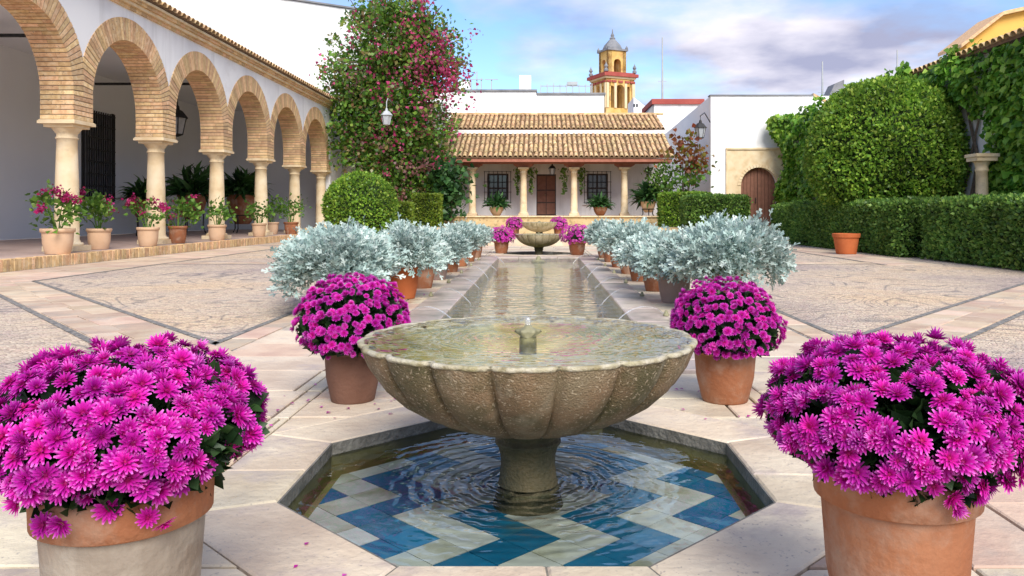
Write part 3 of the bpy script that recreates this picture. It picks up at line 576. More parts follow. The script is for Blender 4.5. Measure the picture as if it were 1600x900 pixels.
# jets arching from the kerbs into the pool
NTH = ('first', 'second', 'third', 'fourth', 'fifth', 'sixth')
jl = {-1: 'thin arching water jet from the kerb on the arcade side', 1: 'thin arching water jet from the kerb on the hedge side'}
for sg in (-1, 1):
    for ji, y in enumerate((7.6, 9.4, 11.2, 13.0, 14.8, 16.6)):
        x0 = AX + sg * (ho - 0.03); x1 = AX + sg * (0.70 + 0.06 * math.sin(3 * y)); H = 0.13 + 0.03 * math.sin(5 * y)
        path = []; rr = []
        for k in range(19):
            u = k / 18; z = 0.03 + 4 * H * u * (1 - u) - 0.07 * u; path.append((x0 + (x1 - x0) * u, y - 0.5 * u + 0.01 * math.sin(9 * u + y), z)); rr.append(0.0035 + 0.003 * u + 0.0015 * math.sin(31 * u))
        m_ = MB(); m_.tube(path, rr, 6); o = m_.build('water_jet', 'jet_water', None, smooth=True); tag(o, jl[sg] + ', %s from the big fountain' % NTH[ji], 'water jet', 'jets along the pool')
        m_ = MB(); m_.lathe([(0.028, 0.024), (0.03, 0.04), (0.02, 0.05), (0.012, 0.075), (0.0, 0.077)], 12, AX + sg * (ho - 0.03), y); o = m_.build('jet_nozzle', 'bronze', None, smooth=True)
        tag(o, 'small bronze nozzle on %s side pool kerb, %s from the big fountain' % ('arcade' if sg < 0 else 'hedge', NTH[ji]), 'nozzle', 'nozzles along the pool')

# ------------------------------------------------------------------ pots and chrysanthemums
def pot_parts(t, h, r, base, m, rim_m=None, body_m=None, rimh=0.18, seg=40):
    """tapered flower pot with a thick collar; built round the local origin"""
    X, Y, Z = t.location; zc = h * (1 - rimh)
    body = MB(); body.lathe([(base * 0.0, 0.003), (base * 0.97, 0.0), (base, 0.008), (base + (r - base) * 0.5, zc * 0.5), (r * 0.90, zc)], seg)
    rim = MB(); rim.lathe([(r * 0.90, zc - 0.002), (r * 0.985, zc + 0.006), (r, h * 0.985), (r * 0.985, h), (r * 0.90, h), (r * 0.88, h * 0.9), (r * 0.86, zc)], seg)
    soil = MB(); soil.lathe([(r * 0.885, h * 0.91), (r * 0.5, h * 0.93), (0.0, h * 0.94)], seg)
    b = body.build('pot', body_m or m, t, smooth=True, loc=(X, Y, Z)); rim.build('rim', rim_m or m, b, smooth=True); soil.build('soil', 'soil', b, smooth=True)
    return b
def blossom_mesh(v):
    random.seed(100 + v); m_ = MB(); open_ = [0.20, 0.34, 0.12, 0.45, 0.70, 0.05][v]
    def petal(a, l, wd, z0, rise, droop):
        c, s = math.cos(a), math.sin(a)
        P = [(0.08, 0, z0), (0.55 * l, -wd, z0 + rise * 0.55), (0.58 * l, 0, z0 + rise * 0.55 - 0.05), (0.55 * l, wd, z0 + rise * 0.55), (l, -wd * 0.35, z0 + rise - droop), (l, wd * 0.35, z0 + rise - droop)]
        V = [(x * c - y * s, x * s + y * c, z) for x, y, z in P]; m_.add(V, [(0, 1, 2), (0, 2, 3), (1, 4, 2), (2, 4, 5), (2, 5, 3)])
    for i in range(15): petal(2 * PI * (i + random.uniform(-.25, .25)) / 15, random.uniform(0.88, 1.04), 0.15, 0.0, open_ * 0.7, random.uniform(0.0, 0.12))
    for i in range(11): petal(2 * PI * (i + 0.5 + random.uniform(-.25, .25)) / 11, random.uniform(0.66, 0.8), 0.13, 0.07, open_ * 1.1, 0)
    for i in range(8): petal(2 * PI * (i + random.uniform(-.3, .3)) / 8, random.uniform(0.38, 0.5), 0.10, 0.12, open_ * 1.6 + 0.1, 0)
    m_.lathe([(0.16, 0.06), (0.13, 0.16), (0.0, 0.19)], 7)
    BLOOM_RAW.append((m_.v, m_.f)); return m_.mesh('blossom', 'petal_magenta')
BLOOM_RAW = []
BLOOM = [blossom_mesh(v) for v in range(6)]
def dome_point(u, th, rx, zlo, zhi):
    """u 0 at the crown .. 1 at the drooping edge"""
    ph = u * 1.95; r = rx * math.sin(min(ph, PI / 2)) ** 0.85 * (1 if ph < PI / 2 else 1 - 0.22 * ((ph - PI / 2) / 0.38) ** 1.4); z = (zhi - zlo * 1.0) * math.cos(ph) / 1.37 + zlo + (zhi - zlo) * 0.27
    return r, z
def mum(loc, label, pot_h, pot_r, base, top, rx, n, bsize, pm, rim_m=None, body_m=None, seed=1, group=None, individual=True, gaps=6, low=None, rimh=0.18, droop=0):
    random.seed(seed); t = thing('potted_chrysanthemum', label, 'flower pot', loc, group); pot_parts(t, pot_h, pot_r, base, pm, rim_m, body_m, rimh=rimh)
    X, Y, Z = loc; zlo = pot_h - 0.02 if low is None else low; zhi = top
    holes = [(random.uniform(0, 2 * PI), random.uniform(0.55, 0.95), random.uniform(0.035, 0.065)) for _ in range(gaps)]
    pts = []
    for i in range(n):
        k = (i + 0.5) / n; ph = math.acos(1 - 1.37 * k); th = i * 2.39996 + random.uniform(-0.10, 0.10); u = min(1, max(0, ph / 1.95 + random.uniform(-0.015, 0.015)))
        r, z = dome_point(u, th, rx, zlo, zhi)
        lump = 1 + 0.045 * math.sin(3 * th + seed) * u + 0.03 * math.sin(7 * th + 2 * seed + 5 * u)
        p = Vector((r * lump * math.cos(th), r * lump * math.sin(th), z + 0.015 * math.sin(5 * th + 3 * u * seed) + random.uniform(-0.012, 0.012)))
        if any((p - Vector((rx * math.sin(min(hu * 1.95, PI / 2)) * math.cos(ha), rx * math.sin(min(hu * 1.95, PI / 2)) * math.sin(ha), dome_point(hu, 0, rx, zlo, zhi)[1]))).length < hr for ha, hu, hr in holes): continue
        pts.append((p, u, th))
    for i in range(droop):                    # a few blooms hanging over the pot rim
        th = -PI / 2 + random.uniform(-1.0, 1.0); rr_ = pot_r * random.uniform(1.02, 1.22); pts.append((Vector((rr_ * math.cos(th), rr_ * math.sin(th), random.uniform(pot_h - 0.05, zlo + 0.02))), 1.0, th))
    eye = Vector((0, 0, 1)) - Vector(loc); pts.sort(key=lambda q: (q[0] - eye).length); mass = MB()
    mm = MB() if not individual else None
    for bi, (p, u, th) in enumerate(pts):
        nrm = Vector((p.x / rx, p.y / rx, 0.95 * (p.z - zlo - 0.25 * (zhi - zlo)) / (zhi - zlo) + 0.28)).normalized()
        nrm = (nrm + Vector((random.gauss(0, .27), random.gauss(0, .27), random.gauss(0.05, .27)))).normalized()
        q = nrm.to_track_quat('Z', 'Y') @ Quaternion((0, 0, 1), random.uniform(0, 6.28)); s = bsize * random.choice([0.72, 0.9, 1.0, 1.05, 1.12]); v = random.choice((0, 0, 1, 1, 2, 2, 3, 3, 4, 5)); s *= 0.72 if v == 4 else 1
        if individual and bi >= 295:
            bm_ = BLOOM_RAW[v]; mass.add([p + q @ (Vector(w_) * s) for w_ in bm_[0]], bm_[1])
        elif individual: put('blossom', BLOOM[v], t, loc=Vector(loc) + p, rot=q, scale=s)
        else:
            for a in range(6):
                c, sn = math.cos(a * PI / 3), math.sin(a * PI / 3); c2, s2 = math.cos(a * PI / 3 + 0.7), math.sin(a * PI / 3 + 0.7)
                mm.add([p + q @ (Vector(w_) * s) for w_ in ((0, 0, 0.1), (c, sn, 0.15), (c2, s2, 0.2))], [(0, 1, 2)])
    if mass.v: kind(mass.build('rear_blossoms', 'petal_mass', t, loc=loc), 'stuff')
    if not individual: kind(mm.build('blossoms', 'petal_mass', t, loc=loc), 'stuff')
    nl = 2600 if individual else 260
    u = RNG.uniform(0.25, 1.0, nl); th = RNG.uniform(0, 2 * PI, nl); P = np.array([dome_point(a, b, rx, zlo, zhi) for a, b in zip(u, th)]); sc = RNG.uniform(0.62, 0.90, nl)
    P = np.stack([P[:, 0] * sc * np.cos(th), P[:, 0] * sc * np.sin(th), zlo + (P[:, 1] - zlo) * sc], 1); Dd = unit(P - np.array([0, 0, zlo])) + RNG.normal(size=P.shape) * 0.6
    if individual:
        kk = 500; th = RNG.uniform(0, 2 * PI, kk); q_ = RNG.uniform(0, 1, kk); rr_ = pot_r * 0.8 + (rx * 0.78 - pot_r * 0.8) * q_; Pl = np.stack([rr_ * np.cos(th), rr_ * np.sin(th), pot_h - 0.01 + (zlo + 0.05 - pot_h) * q_ + RNG.normal(size=kk) * 0.012], 1); P = np.concatenate([P, Pl]); Dd = np.concatenate([Dd, unit(Pl * np.array([1, 1, 0])) + RNG.normal(size=Pl.shape) * 0.5])
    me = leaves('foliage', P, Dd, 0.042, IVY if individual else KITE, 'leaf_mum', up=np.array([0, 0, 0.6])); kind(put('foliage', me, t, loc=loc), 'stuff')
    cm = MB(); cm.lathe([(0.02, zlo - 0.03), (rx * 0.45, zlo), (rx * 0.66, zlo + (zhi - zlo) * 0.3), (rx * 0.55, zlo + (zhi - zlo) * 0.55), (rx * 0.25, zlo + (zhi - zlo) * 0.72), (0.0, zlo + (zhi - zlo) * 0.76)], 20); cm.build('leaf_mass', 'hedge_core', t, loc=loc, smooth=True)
    return t
mum((-0.915, 1.76, 0), 'magenta chrysanthemum overflowing a lime whitened terracotta pot with orange rim', 0.42, 0.184, 0.122, 0.690, 0.290, 580, 0.0275, 'terracotta', 'terracotta', 'lime_bloom', seed=5, gaps=5, low=0.46, rimh=0.20, droop=14)
mum((0.825, 1.86, 0), 'magenta chrysanthemum in a plain weathered terracotta pot beside octagonal basin', 0.42, 0.184, 0.122, 0.690, 0.295, 580, 0.0275, 'terracotta', seed=8, gaps=6, low=0.45, rimh=0.19, droop=9)
mum((-1.005, 4.28, 0), 'magenta chrysanthemum in a smooth brown pot behind the fountain bowl', 0.315, 0.165, 0.115, 0.655, 0.295, 580, 0.0235, 'terracotta_brown', seed=12, gaps=4, low=0.29, droop=5)
mum((0.985, 4.28, 0), 'magenta chrysanthemum in an orange terracotta pot with pale stained foot', 0.315, 0.180, 0.122, 0.630, 0.290, 580, 0.0235, 'terracotta', seed=15, gaps=4, low=0.28, droop=3)
mum((-0.98, 19.9, 0), 'magenta chrysanthemum beside the far bowl fountain, arcade side', 0.32, 0.20, 0.14, 0.66, 0.34, 240, 0.04, 'terracotta', seed=21, individual=False, gaps=1)
mum((0.87, 19.2, 0), 'magenta chrysanthemum beside the far bowl fountain, hedge side', 0.32, 0.22, 0.15, 0.72, 0.41, 260, 0.04, 'terracotta', seed=24, individual=False, gaps=1)
mum((-0.92, 28.0, 0.2), 'small magenta chrysanthemum on the step before the porch, arcade side', 0.30, 0.18, 0.13, 0.66, 0.30, 160, 0.05, 'terracotta', seed=27, individual=False, gaps=1)
mum((0.62, 28.0, 0.2), 'small magenta chrysanthemum on the step before the porch, hedge side', 0.30, 0.18, 0.13, 0.66, 0.32, 160, 0.05, 'terracotta', seed=29, individual=False, gaps=1)

# ------------------------------------------------------------------ silver dusty miller row
ORD = ('first', 'second', 'third', 'fourth', 'fifth', 'sixth', 'seventh')
def silver_mesh(rx, rz, zc, n, size, seed):
    global RNG
    RNG = np.random.default_rng(seed); k = 110
    cd_ = rdirs(k); cd_[:, 2] = np.abs(cd_[:, 2]) * 1.1 - 0.28; cd_ = unit(cd_); cr = RNG.uniform(0.72, 1.0, k)
    cen = np.stack([cd_[:, 0] * rx * cr, cd_[:, 1] * rx * cr, zc + cd_[:, 2] * rz * cr], 1)
    idx = RNG.integers(0, k, n); off = RNG.normal(size=(n, 3)) * rx * 0.11; P = cen[idx] + off
    D = unit(cd_[idx] * 0.7 + unit(off) * 0.9 + np.array([0, 0, 0.25]) + RNG.normal(size=(n, 3)) * 0.55)
    return leaves('foliage', P, D, size, LOBED, 'leaf_silver', up=np.array([0, -0.4, 0.9]), roll=1.0, sizevar=0.5)
SILV_BIG = silver_mesh(0.50, 0.34, 0.50, 6500, 0.072, 41)
SILV = [silver_mesh(0.39, 0.26, 0.50, 3400, 0.070, 42), silver_mesh(0.37, 0.28, 0.50, 3400, 0.070, 43)]
def silver(loc, label, big, pm, rot, sc, group):
    t = thing('potted_dusty_miller', label, 'potted plant', loc, group); pot_parts(t, 0.38, 0.205, 0.14, pm)
    kind(put('foliage', SILV_BIG if big else SILV[int(rot * 10) % 2], t, loc=loc, rot=(0.10 * math.sin(5 * rot), 0.10 * math.cos(7 * rot), rot), scale=(sc, sc, sc * (0.92 + 0.07 * math.sin(11 * rot)))), 'stuff')
    cm = MB(); cm.lathe([(0.05, 0.36), (0.2, 0.40), (0.22, 0.50), (0.15, 0.62), (0.0, 0.66)], 14); cm.build('leaf_mass', 'leaf_dark', t, loc=loc, smooth=True)
silver((-2.02, 8.1, 0), 'largest silver leaved plant, bushy, at near end of the row on arcade side', True, 'terracotta', 0.4, 1.05, None)
silver((-2.30, 8.9, 0), 'bushy silver leaved plant standing outside the row on the arcade side', True, 'terracotta', 2.4, 0.95, None)
silver((1.93, 8.3, 0), 'largest silver leaved plant, bushy, at near end of the row on hedge side', True, 'terracotta', 1.3, 1.05, None)
for i, (d, pm) in enumerate(zip((9.4, 10.7, 12.1, 13.6, 15.1, 16.6, 18.1), ('terracotta_orange', 'terracotta', 'terracotta_grey', 'terracotta', 'terracotta', 'terracotta', 'terracotta'))):
    lab = {0: 'silver leaved plant in a bright orange pot, first in line on arcade side', 2: 'silver leaved plant in a greyish pot in the line on arcade side'}.get(i, 'silver leaved plant in red terracotta, %s pot from the big fountain on arcade side' % ORD[i])
    silver((-1.62 + 0.02 * i, d, 0), lab, False, pm, 0.7 * i + 0.1, 0.96 + 0.11 * math.sin(3 * i + 1), 'silver plants along the pool')
for i, (d, pm) in enumerate(zip((9.0, 10.3, 11.8, 13.2, 14.8, 16.4, 17.9), ('terracotta_grey', 'terracotta', 'terracotta', 'terracotta', 'terracotta', 'terracotta', 'terracotta'))):
    lab = {0: 'silver leaved plant in a greyish pot, first in line on hedge side'}.get(i, 'silver leaved plant in red terracotta, %s pot from the big fountain on hedge side' % ORD[i])
    silver((1.50 - 0.01 * i, d, 0), lab, False, pm, 0.9 * i + 0.35, 0.96 + 0.11 * math.sin(2.3 * i + 1), 'silver plants along the pool')

# ------------------------------------------------------------------ arched walls
def arch_wall(m_, u0, u1, z0, z1, th, ops, P, mi=0, seg=16):
    """wall from u0 to u1 with arched openings (centre, half width, springing height, radius or None); P(u, t, z) -> point, t 0 front .. th back"""
    us = {u0, u1}
    for c, hw, zs in ops:
        for k in range(seg + 1):
            us.add(max(u0, min(u1, c - hw * math.cos(PI * k / seg))))
    us = sorted(us)
    def low(u, side):
        for c, hw, zs in ops:
            if c - hw - 1e-6 <= u + side * 1e-4 <= c + hw + 1e-6: return min(z1, zs + math.sqrt(max(0, hw * hw - (u - c) ** 2)))
        return z0
    for a, b in zip(us, us[1:]):
        if b - a < 1e-6: continue
        za, zb = low(a, 1), low(b, -1)
        m_.hexa([P(a, 0, za), P(b, 0, zb), P(b, th, zb), P(a, th, za), P(a, 0, z1), P(b, 0, z1), P(b, th, z1), P(a, th, z1)], mi)
XF, XB = -9.70, -10.40                         # arcade front and back planes
CY = [13.05 + 3.92 * k for k in range(7)]      # column positions along the arcade
CZ, RI, RE, HB = 3.46, 1.60, 2.12, 1.96
arc = thing('arcade_building', 'white arcade wing with brick arches on stone columns and tiled eaves', 'building', (-12, 10, 0))
# white wall only above the rings: openings overlap, so take the outer curve of both neighbours
m_ = MB()
us = np.linspace(CY[0], CY[6], 6 * 40 + 1)
def zring(u):
    best = 99
    k = int(np.clip((u - CY[0]) // 3.92, 0, 5)); c = CY[k] + HB; return CZ + math.sqrt(max(0.0, (RE - 0.02) ** 2 - (u - c) ** 2))
for a, b in zip(us, us[1:]):
    mid = 0.5 * (a + b); k = int(np.clip((mid - CY[0]) // 3.92, 0, 5)); c = CY[k] + HB
    za = CZ + math.sqrt(max(0.0, (RE - 0.02) ** 2 - (a - c) ** 2)); zb = CZ + math.sqrt(max(0.0, (RE - 0.02) ** 2 - (b - c) ** 2))
    m_.hexa([(XB + 0.02, a, za), (XF - 0.02, a, za), (XF - 0.02, b, zb), (XB + 0.02, b, zb), (XB + 0.02, a, 6.02), (XF - 0.02, a, 6.02), (XF - 0.02, b, 6.02), (XB + 0.02, b, 6.02)])
m_.box(XB + 0.02, XF - 0.02, CY[6], 39.2, 2.9, 6.02); m_.box(XB + 0.02, XF - 0.02, CY[6] + 0.36, 39.2, 0.2, 2.9); m_.box(XB + 0.02, XF - 0.02, 12.62, CY[0], 2.95, 6.02)
m_.build('wall', 'white_wall', arc)
# gallery behind the arches; unseen near end left open to admit sun
m_ = MB(); m_.box(-16.3, -16.0, 12.6, 39.2, 0.2, 6.1); m_.box(-16.0, XB + 0.02, 38.95, 39.2, 0.2, 6.1); m_.build('gallery_wall', 'gallery_wall', arc)
m_ = MB(); m_.box(-16.0, XB + 0.02, 12.6, 38.95, 5.98, 6.1); m_.build('gallery_ceiling', 'gallery_wall', arc)
m_ = MB(); m_.box(-16.0, -9.36, 12.4, 39.0, -0.2, 0.195); m_.build('gallery_floor', 'gallery_floor', arc)
for d in (CY[2], CY[4]):
    m_ = MB(); m_.box(-16.0, XB + 0.05, d - 0.04, d + 0.04, 5.60, 5.68); m_.build('tie_beam', 'iron', arc)
# rings of brick
VN = 52
def voussoir(k, t0, t1, core=False):
    g = 0.0 if core else 0.010 / RI; a0, a1 = PI * k / VN + g, PI * (k + 1) / VN - g; P = []
    for t in (t0, t1):
        for a, inner in ((a0, 1), (a1, 1), (a1, 0), (a0, 0)):
            r = RI if inner else min(RE, (HB - 0.002) / max(1e-6, abs(math.cos(a))))
            r += (0.012 if inner else -0.004) if core else 0
            P.append((XF - t, -r * math.cos(a), r * math.sin(a)))
    return P
TH = XF - XB
vmesh = {}
for k in range(VN):
    cut = (0.30 if k % 2 else 0.46) * TH + random.uniform(-0.03, 0.03)
    for s_, (a, b) in enumerate(((0, cut - 0.003), (cut + 0.003, TH))):
        mb = MB(); P = voussoir(k, a + (0 if s_ else random.uniform(-0.004, 0.006)), b); c = Vector((sum(p[0] for p in P) / 8, sum(p[1] for p in P) / 8, sum(p[2] for p in P) / 8))
        mb.hexa([tuple(Vector(p) - c) for p in P]); vmesh[(k, s_)] = (mb.mesh('brick', 'brick'), c, P)
for k in range(6):
    yc = CY[k] + HB; core = MB()
    for q in range(VN): core.hexa([(x + (-0.012 if i < 4 else 0.012), y + yc, z + CZ) for i, (x, y, z) in enumerate(voussoir(q, 0, TH, True))])
    a_ = core.build('arch_ring', 'mortar', arc)
    if k in (0, 1):
        for q in range(VN):
            for s_ in (0, 1):
                me, c, P = vmesh[(q, s_)]; put('brick', me, a_, loc=(c.x, c.y + yc, c.z + CZ))
    else:
        mm = MB()
        for q in range(VN):
            for s_ in (0, 1): mm.hexa([(x, y + yc, z + CZ) for x, y, z in vmesh[(q, s_)][2]])
        kind(mm.build('brick_courses', 'brick_mass', a_), 'stuff')
PZ0 = 2.95
for k, yc in enumerate(CY):
    core = MB(); hw = 0.36; core.box(XB + 0.012, XF - 0.012, yc - hw + 0.012, yc + hw - 0.012, PZ0 - 0.02, CZ); pier = core.build('pier', 'mortar', arc)
    nC = 5; hh = (CZ - PZ0) / nC; mm = MB()
    for q in range(nC):
        z0, z1 = PZ0 + q * hh + 0.009, PZ0 + (q + 1) * hh - 0.009; fl = 0.0
        cutx = XB + TH * (0.35 if q % 2 else 0.62)
        for x0, x1 in ((XB, cutx - 0.004), (cutx + 0.004, XF)):
            if k in (1, 2):
                mb = MB(); mb.box(-(x1 - x0) / 2, (x1 - x0) / 2, -hw, hw, -(z1 - z0) / 2, (z1 - z0) / 2); mb.build('brick', 'brick', pier, loc=((x0 + x1) / 2 + random.uniform(0, .004), yc, (z0 + z1) / 2))
            else: mm.box(x0, x1, yc - hw, yc + hw, z0, z1)
    if mm.v: kind(mm.build('brick_courses', 'brick_mass', pier), 'stuff')
    mm = MB(); e = 0.04; mm.box(XB - e, XF + e, yc - hw - e, yc + hw + e, PZ0 - 0.085, PZ0 - 0.022); mm.box(XB - e / 2, XF + e / 2, yc - hw - e / 2, yc + hw + e / 2, PZ0 - 0.02, PZ0 - 0.001); mm.build('impost', 'sandstone', arc)
    # column
    z = 0.2; X = -10.05; cm = MB()
    cm.lathe([(0.30, z + 0.11), (0.315, z + 0.14), (0.30, z + 0.17), (0.255, z + 0.18), (0.25, z + 0.21), (0.235, z + 0.24), (0.232, z + 0.8), (0.225, z + 1.4), (0.205, z + 2.05), (0.195, z + 2.36), (0.215, z + 2.37), (0.222, z + 2.385), (0.215, z + 2.40), (0.20, z + 2.41), (0.20, z + 2.48), (0.225, z + 2.50), (0.235, z + 2.52), (0.275, z + 2.57), (0.29, z + 2.60)], 32, X, yc)
    col = cm.build('column', 'sandstone', arc, smooth=True)
    cm = MB(); cm.box(X - 0.33, X + 0.33, yc - 0.33, yc + 0.33, 0.2, z + 0.112); cm.build('plinth', 'sandstone', col)
    cm = MB(); cm.box(X - 0.31, X + 0.31, yc - 0.31, yc + 0.31, z + 2.60, PZ0 - 0.087); cm.build('abacus', 'sandstone', col)
# cornice of brick courses and tiled eaves
for i, (x1, z0, z1, mname) in enumerate(((-9.66, 5.80, 5.88, 'brick_mass'), (-9.58, 5.885, 5.955, 'sandstone'), (-9.52, 5.96, 6.03, 'brick_mass'), (-9.45, 6.035, 6.09, 'sandstone'))):
    mm = MB(); y = 12.6
    while y < 36.9: e = min(y + 0.26, 36.9); mm.box(-9.9, x1 + random.uniform(-.006, .006), y + 0.004, e - 0.004, z0, z1); y = e
    kind(mm.build('cornice_course', mname, arc), 'stuff')
mm = MB(); mm.hexa([(-17.5, 12.6, 8.4), (-9.42, 12.6, 6.10), (-9.42, 36.9, 6.10), (-17.5, 36.9, 8.4), (-17.5, 12.6, 8.5), (-9.40, 12.6, 6.135), (-9.40, 36.9, 6.135), (-17.5, 36.9, 8.5)]); roof = mm.build('roof', 'pan_tile', arc)
def barrel(length, r0, r1, th=0.014, n=7):
    m_ = MB(); V = []
    for y_, r in ((0, r0), (length, r1)):
        for rr in (r, r - th):
            for i in range(n + 1): a = PI * i / n; V.append((rr * math.cos(a), y_, rr * math.sin(a) * 0.95))
    k = n + 1; Fs = []
    for i in range(n): Fs += [(i, i + 1, 2 * k + i + 1, 2 * k + i), (k + i + 1, k + i, 3 * k + i, 3 * k + i + 1), (i + 1, i, k + i, k + i + 1)]
    m_.add(V, Fs); return m_
bt = barrel(0.6, 0.115, 0.10).mesh('eaves_tile', 'roof_tile', smooth=False)
y = 15.0; ang = math.atan2(2.3, 8.08)
i = 0
while y < 36.9:
    put('eaves_tile', bt, roof, loc=(-9.34, y, 6.13), rot=Matrix.Rotation(PI / 2, 4, 'Z').to_quaternion() @ Quaternion((1, 0, 0), ang)); y += 0.27; i += 1
# brick kerb in front of the gallery
kerb = thing('arcade_kerb', 'low kerb of upright bricks along the edge of the arcade floor', 'kerb', (-9.3, 10, 0))
mm = MB(); mm.box(-9.36, -9.235, 12.4, 38.9, -0.05, 0.165); mm.build('kerb_core', 'mortar', kerb)
kb = MB(); kb.box(-0.09, 0.09, -0.041, 0.041, -0.12, 0.10); kbm = kb.mesh('brick', 'brick')
mm = MB(); y = 13.0; i = 0
while y < 38.8:
    if i < 290: put('brick', kbm, kerb, loc=(-9.275 + random.uniform(-.01, .012), y, 0.10 + random.uniform(-.012, .006)), rot=(0, 0, random.uniform(-.04, .04)))
    else: dz = random.uniform(-.01, .006); mm.box(-9.36, -9.195 + random.uniform(-.01, .01), y - 0.042, y + 0.042, -0.02, 0.2 + dz)
    y += 0.1; i += 1
if mm.v: kind(mm.build('brick_row', 'brick_mass', kerb), 'stuff')
# gallery window with iron grille
gw = thing('iron_grille_window', 'tall iron grille window in the shaded gallery wall', 'window', (-15.95, 28.9, 1.5))
mm = MB(); mm.box(-16.02, -15.97, 28.0, 29.8, 1.5, 4.6); mm.build('window_recess', 'shutter', gw)
for i in range(13): mm = MB(); y = 28.0 + 1.8 * i / 12; mm.box(-15.90, -15.86, y - 0.016, y + 0.016, 1.45, 4.65); mm.build('bar', 'iron', gw)
for i in range(8): mm = MB(); z = 1.55 + 3.0 * i / 7; mm.box(-15.89, -15.855, 27.96, 29.84, z - 0.02, z + 0.02); mm.build('crossbar', 'iron', gw)
mm = MB(); mm.box(-16.0, -15.96, 27.85, 28.0, 1.4, 4.7); mm.box(-16.0, -15.96, 29.8, 29.95, 1.4, 4.7); mm.build('frame', 'iron', gw)

# lantern builder
def lantern(loc, label, s, arm, glass='lamp_glass', iron='iron'):
    t = thing('wall_lantern', label, 'lantern', loc); X, Y, Z = loc
    def bx(name, m, mbv): return mbv.build(name, m, t)
    g = MB(); n = 6
    g.lathe([(0.12 * s, -0.25 * s), (0.20 * s, 0.12 * s)], n, 0, 0); g.v = [(x + X, y + Y, z + Z) for x, y, z in g.v]; bx('glass', glass, g)
    r = MB(); r.lathe([(0.25 * s, 0.12 * s), (0.12 * s, 0.28 * s), (0.06 * s, 0.31 * s), (0.05 * s, 0.38 * s), (0.0, 0.44 * s)], n); r.v = [(x + X, y + Y, z + Z) for x, y, z in r.v]; bx('cap', iron, r)
    f = MB()
    for i in range(n):
        a = 2 * PI * i / n; f.tube([(X + 0.122 * s * math.cos(a), Y + 0.122 * s * math.sin(a), Z - 0.25 * s), (X + 0.203 * s * math.cos(a), Y + 0.203 * s * math.sin(a), Z + 0.12 * s)], 0.013 * s, 4)
    f.lathe([(0.0, -0.30 * s), (0.06 * s, -0.28 * s), (0.13 * s, -0.25 * s), (0.128 * s, -0.23 * s)], n, X, Y); f.v = [(x, y, z) if i < n * 2 * 4 else (x, y, z + Z) for i, (x, y, z) in enumerate(f.v)]
    bx('frame', iron, f)
    a = MB(); a.tube([(X, Y, Z + 0.40 * s)] + [Vector(p) for p in arm], 0.02 * s, 6); bx('bracket', iron, a)
    return t
lantern((-13.0, 28.6, 4.2), 'black iron lantern hanging from the gallery ceiling', 1.6, [(-13.0, 28.6, 5.97)])

# ------------------------------------------------------------------ plants in the gallery and along the kerb
def geranium(loc, label, pr, ph, base, rx, hgt, nl, nf, seed, red=True, group=None, pm='terracotta_pale'):
    global RNG
    RNG = np.random.default_rng(seed); t = thing('potted_geranium', label, 'potted plant', loc, group); pot_parts(t, ph, pr, base, pm, rimh=0.16, seg=24)
    k = 9; ca = RNG.uniform(0, 2 * PI, k); crr = rx * np.sqrt(RNG.uniform(0.05, 0.8, k)); cz = ph + hgt * RNG.uniform(0.25, 0.85, k); cen = np.stack([crr * np.cos(ca), crr * np.sin(ca), cz], 1)
    st = MB()
    for c in cen: st.tube([(c[0] * 0.2, c[1] * 0.2, ph * 0.92), (c[0] * 0.5, c[1] * 0.5, ph + (c[2] - ph) * 0.55), tuple(c)], [0.012, 0.010, 0.006], 5)
    st.build('stem', 'leaf_geranium', t, loc=loc)
    idx = RNG.integers(0, k, nl); P = cen[idx] + RNG.normal(size=(nl, 3)) * rx * 0.27
    kind(put('foliage', leaves('foliage', P, unit(P - np.array([0, 0, ph])) + RNG.normal(size=P.shape) * 0.5, 0.10, IVY, 'leaf_geranium', up=np.array([0, 0, 1.0])), t, loc=loc), 'stuff')
    if nf:
        kf = 7; fi = RNG.integers(0, k, kf); fc = cen[fi] + np.stack([RNG.normal(size=kf) * 0.16, RNG.normal(size=kf) * 0.16, RNG.uniform(0.06, 0.22, kf)], 1)
        ii = RNG.integers(0, kf, nf); P = fc[ii] + RNG.normal(size=(nf, 3)) * 0.05
        kind(put('flower_heads', leaves('flower_heads', P, rdirs(nf), 0.055, IVY, 'petal_geranium'), t, loc=loc), 'stuff')
gp = [((-9.48, 15.7), 'geranium with red blooms in largest pale pot before the first column', .31, .50, .22, .42, .66, 240, 340, 61),
      ((-9.80, 17.75), 'geranium with red blooms in pale pot just past the first column', .26, .46, .19, .44, .76, 260, 170, 62),
      ((-9.50, 19.35), 'geranium with magenta blooms in pale handled pot before second column', .26, .46, .19, .36, .62, 110, 330, 63),
      ((-9.62, 21.2), 'geranium with red blooms in orange pot beside the second column', .24, .46, .18, .42, .72, 250, 90, 64),
      ((-9.55, 23.6), 'leafy green plant in pale pot before the third column', .27, .46, .20, .40, .66, 170, 0, 65),
      ((-9.58, 27.2), 'leafy green plant in pale pot before the fourth column', .25, .46, .18, .40, .70, 170, 0, 66),
      ((-9.55, 30.6), 'leafy green plant in orange pot before the fifth column', .28, .46, .20, .50, 1.0, 260, 0, 67),
      ((-10.2, 30.4), 'leafy green plant in pale pot behind the fourth column', .25, .46, .18, .42, .95, 170, 0, 68)]
for (x, y), lab, pr, ph, b, rx, hg, nl, nf, sd in gp: geranium((x, y, 0.2), lab, pr, ph, b, rx, hg, nl, nf, sd, pm='terracotta' if 'orange' in lab else 'terracotta_pale')
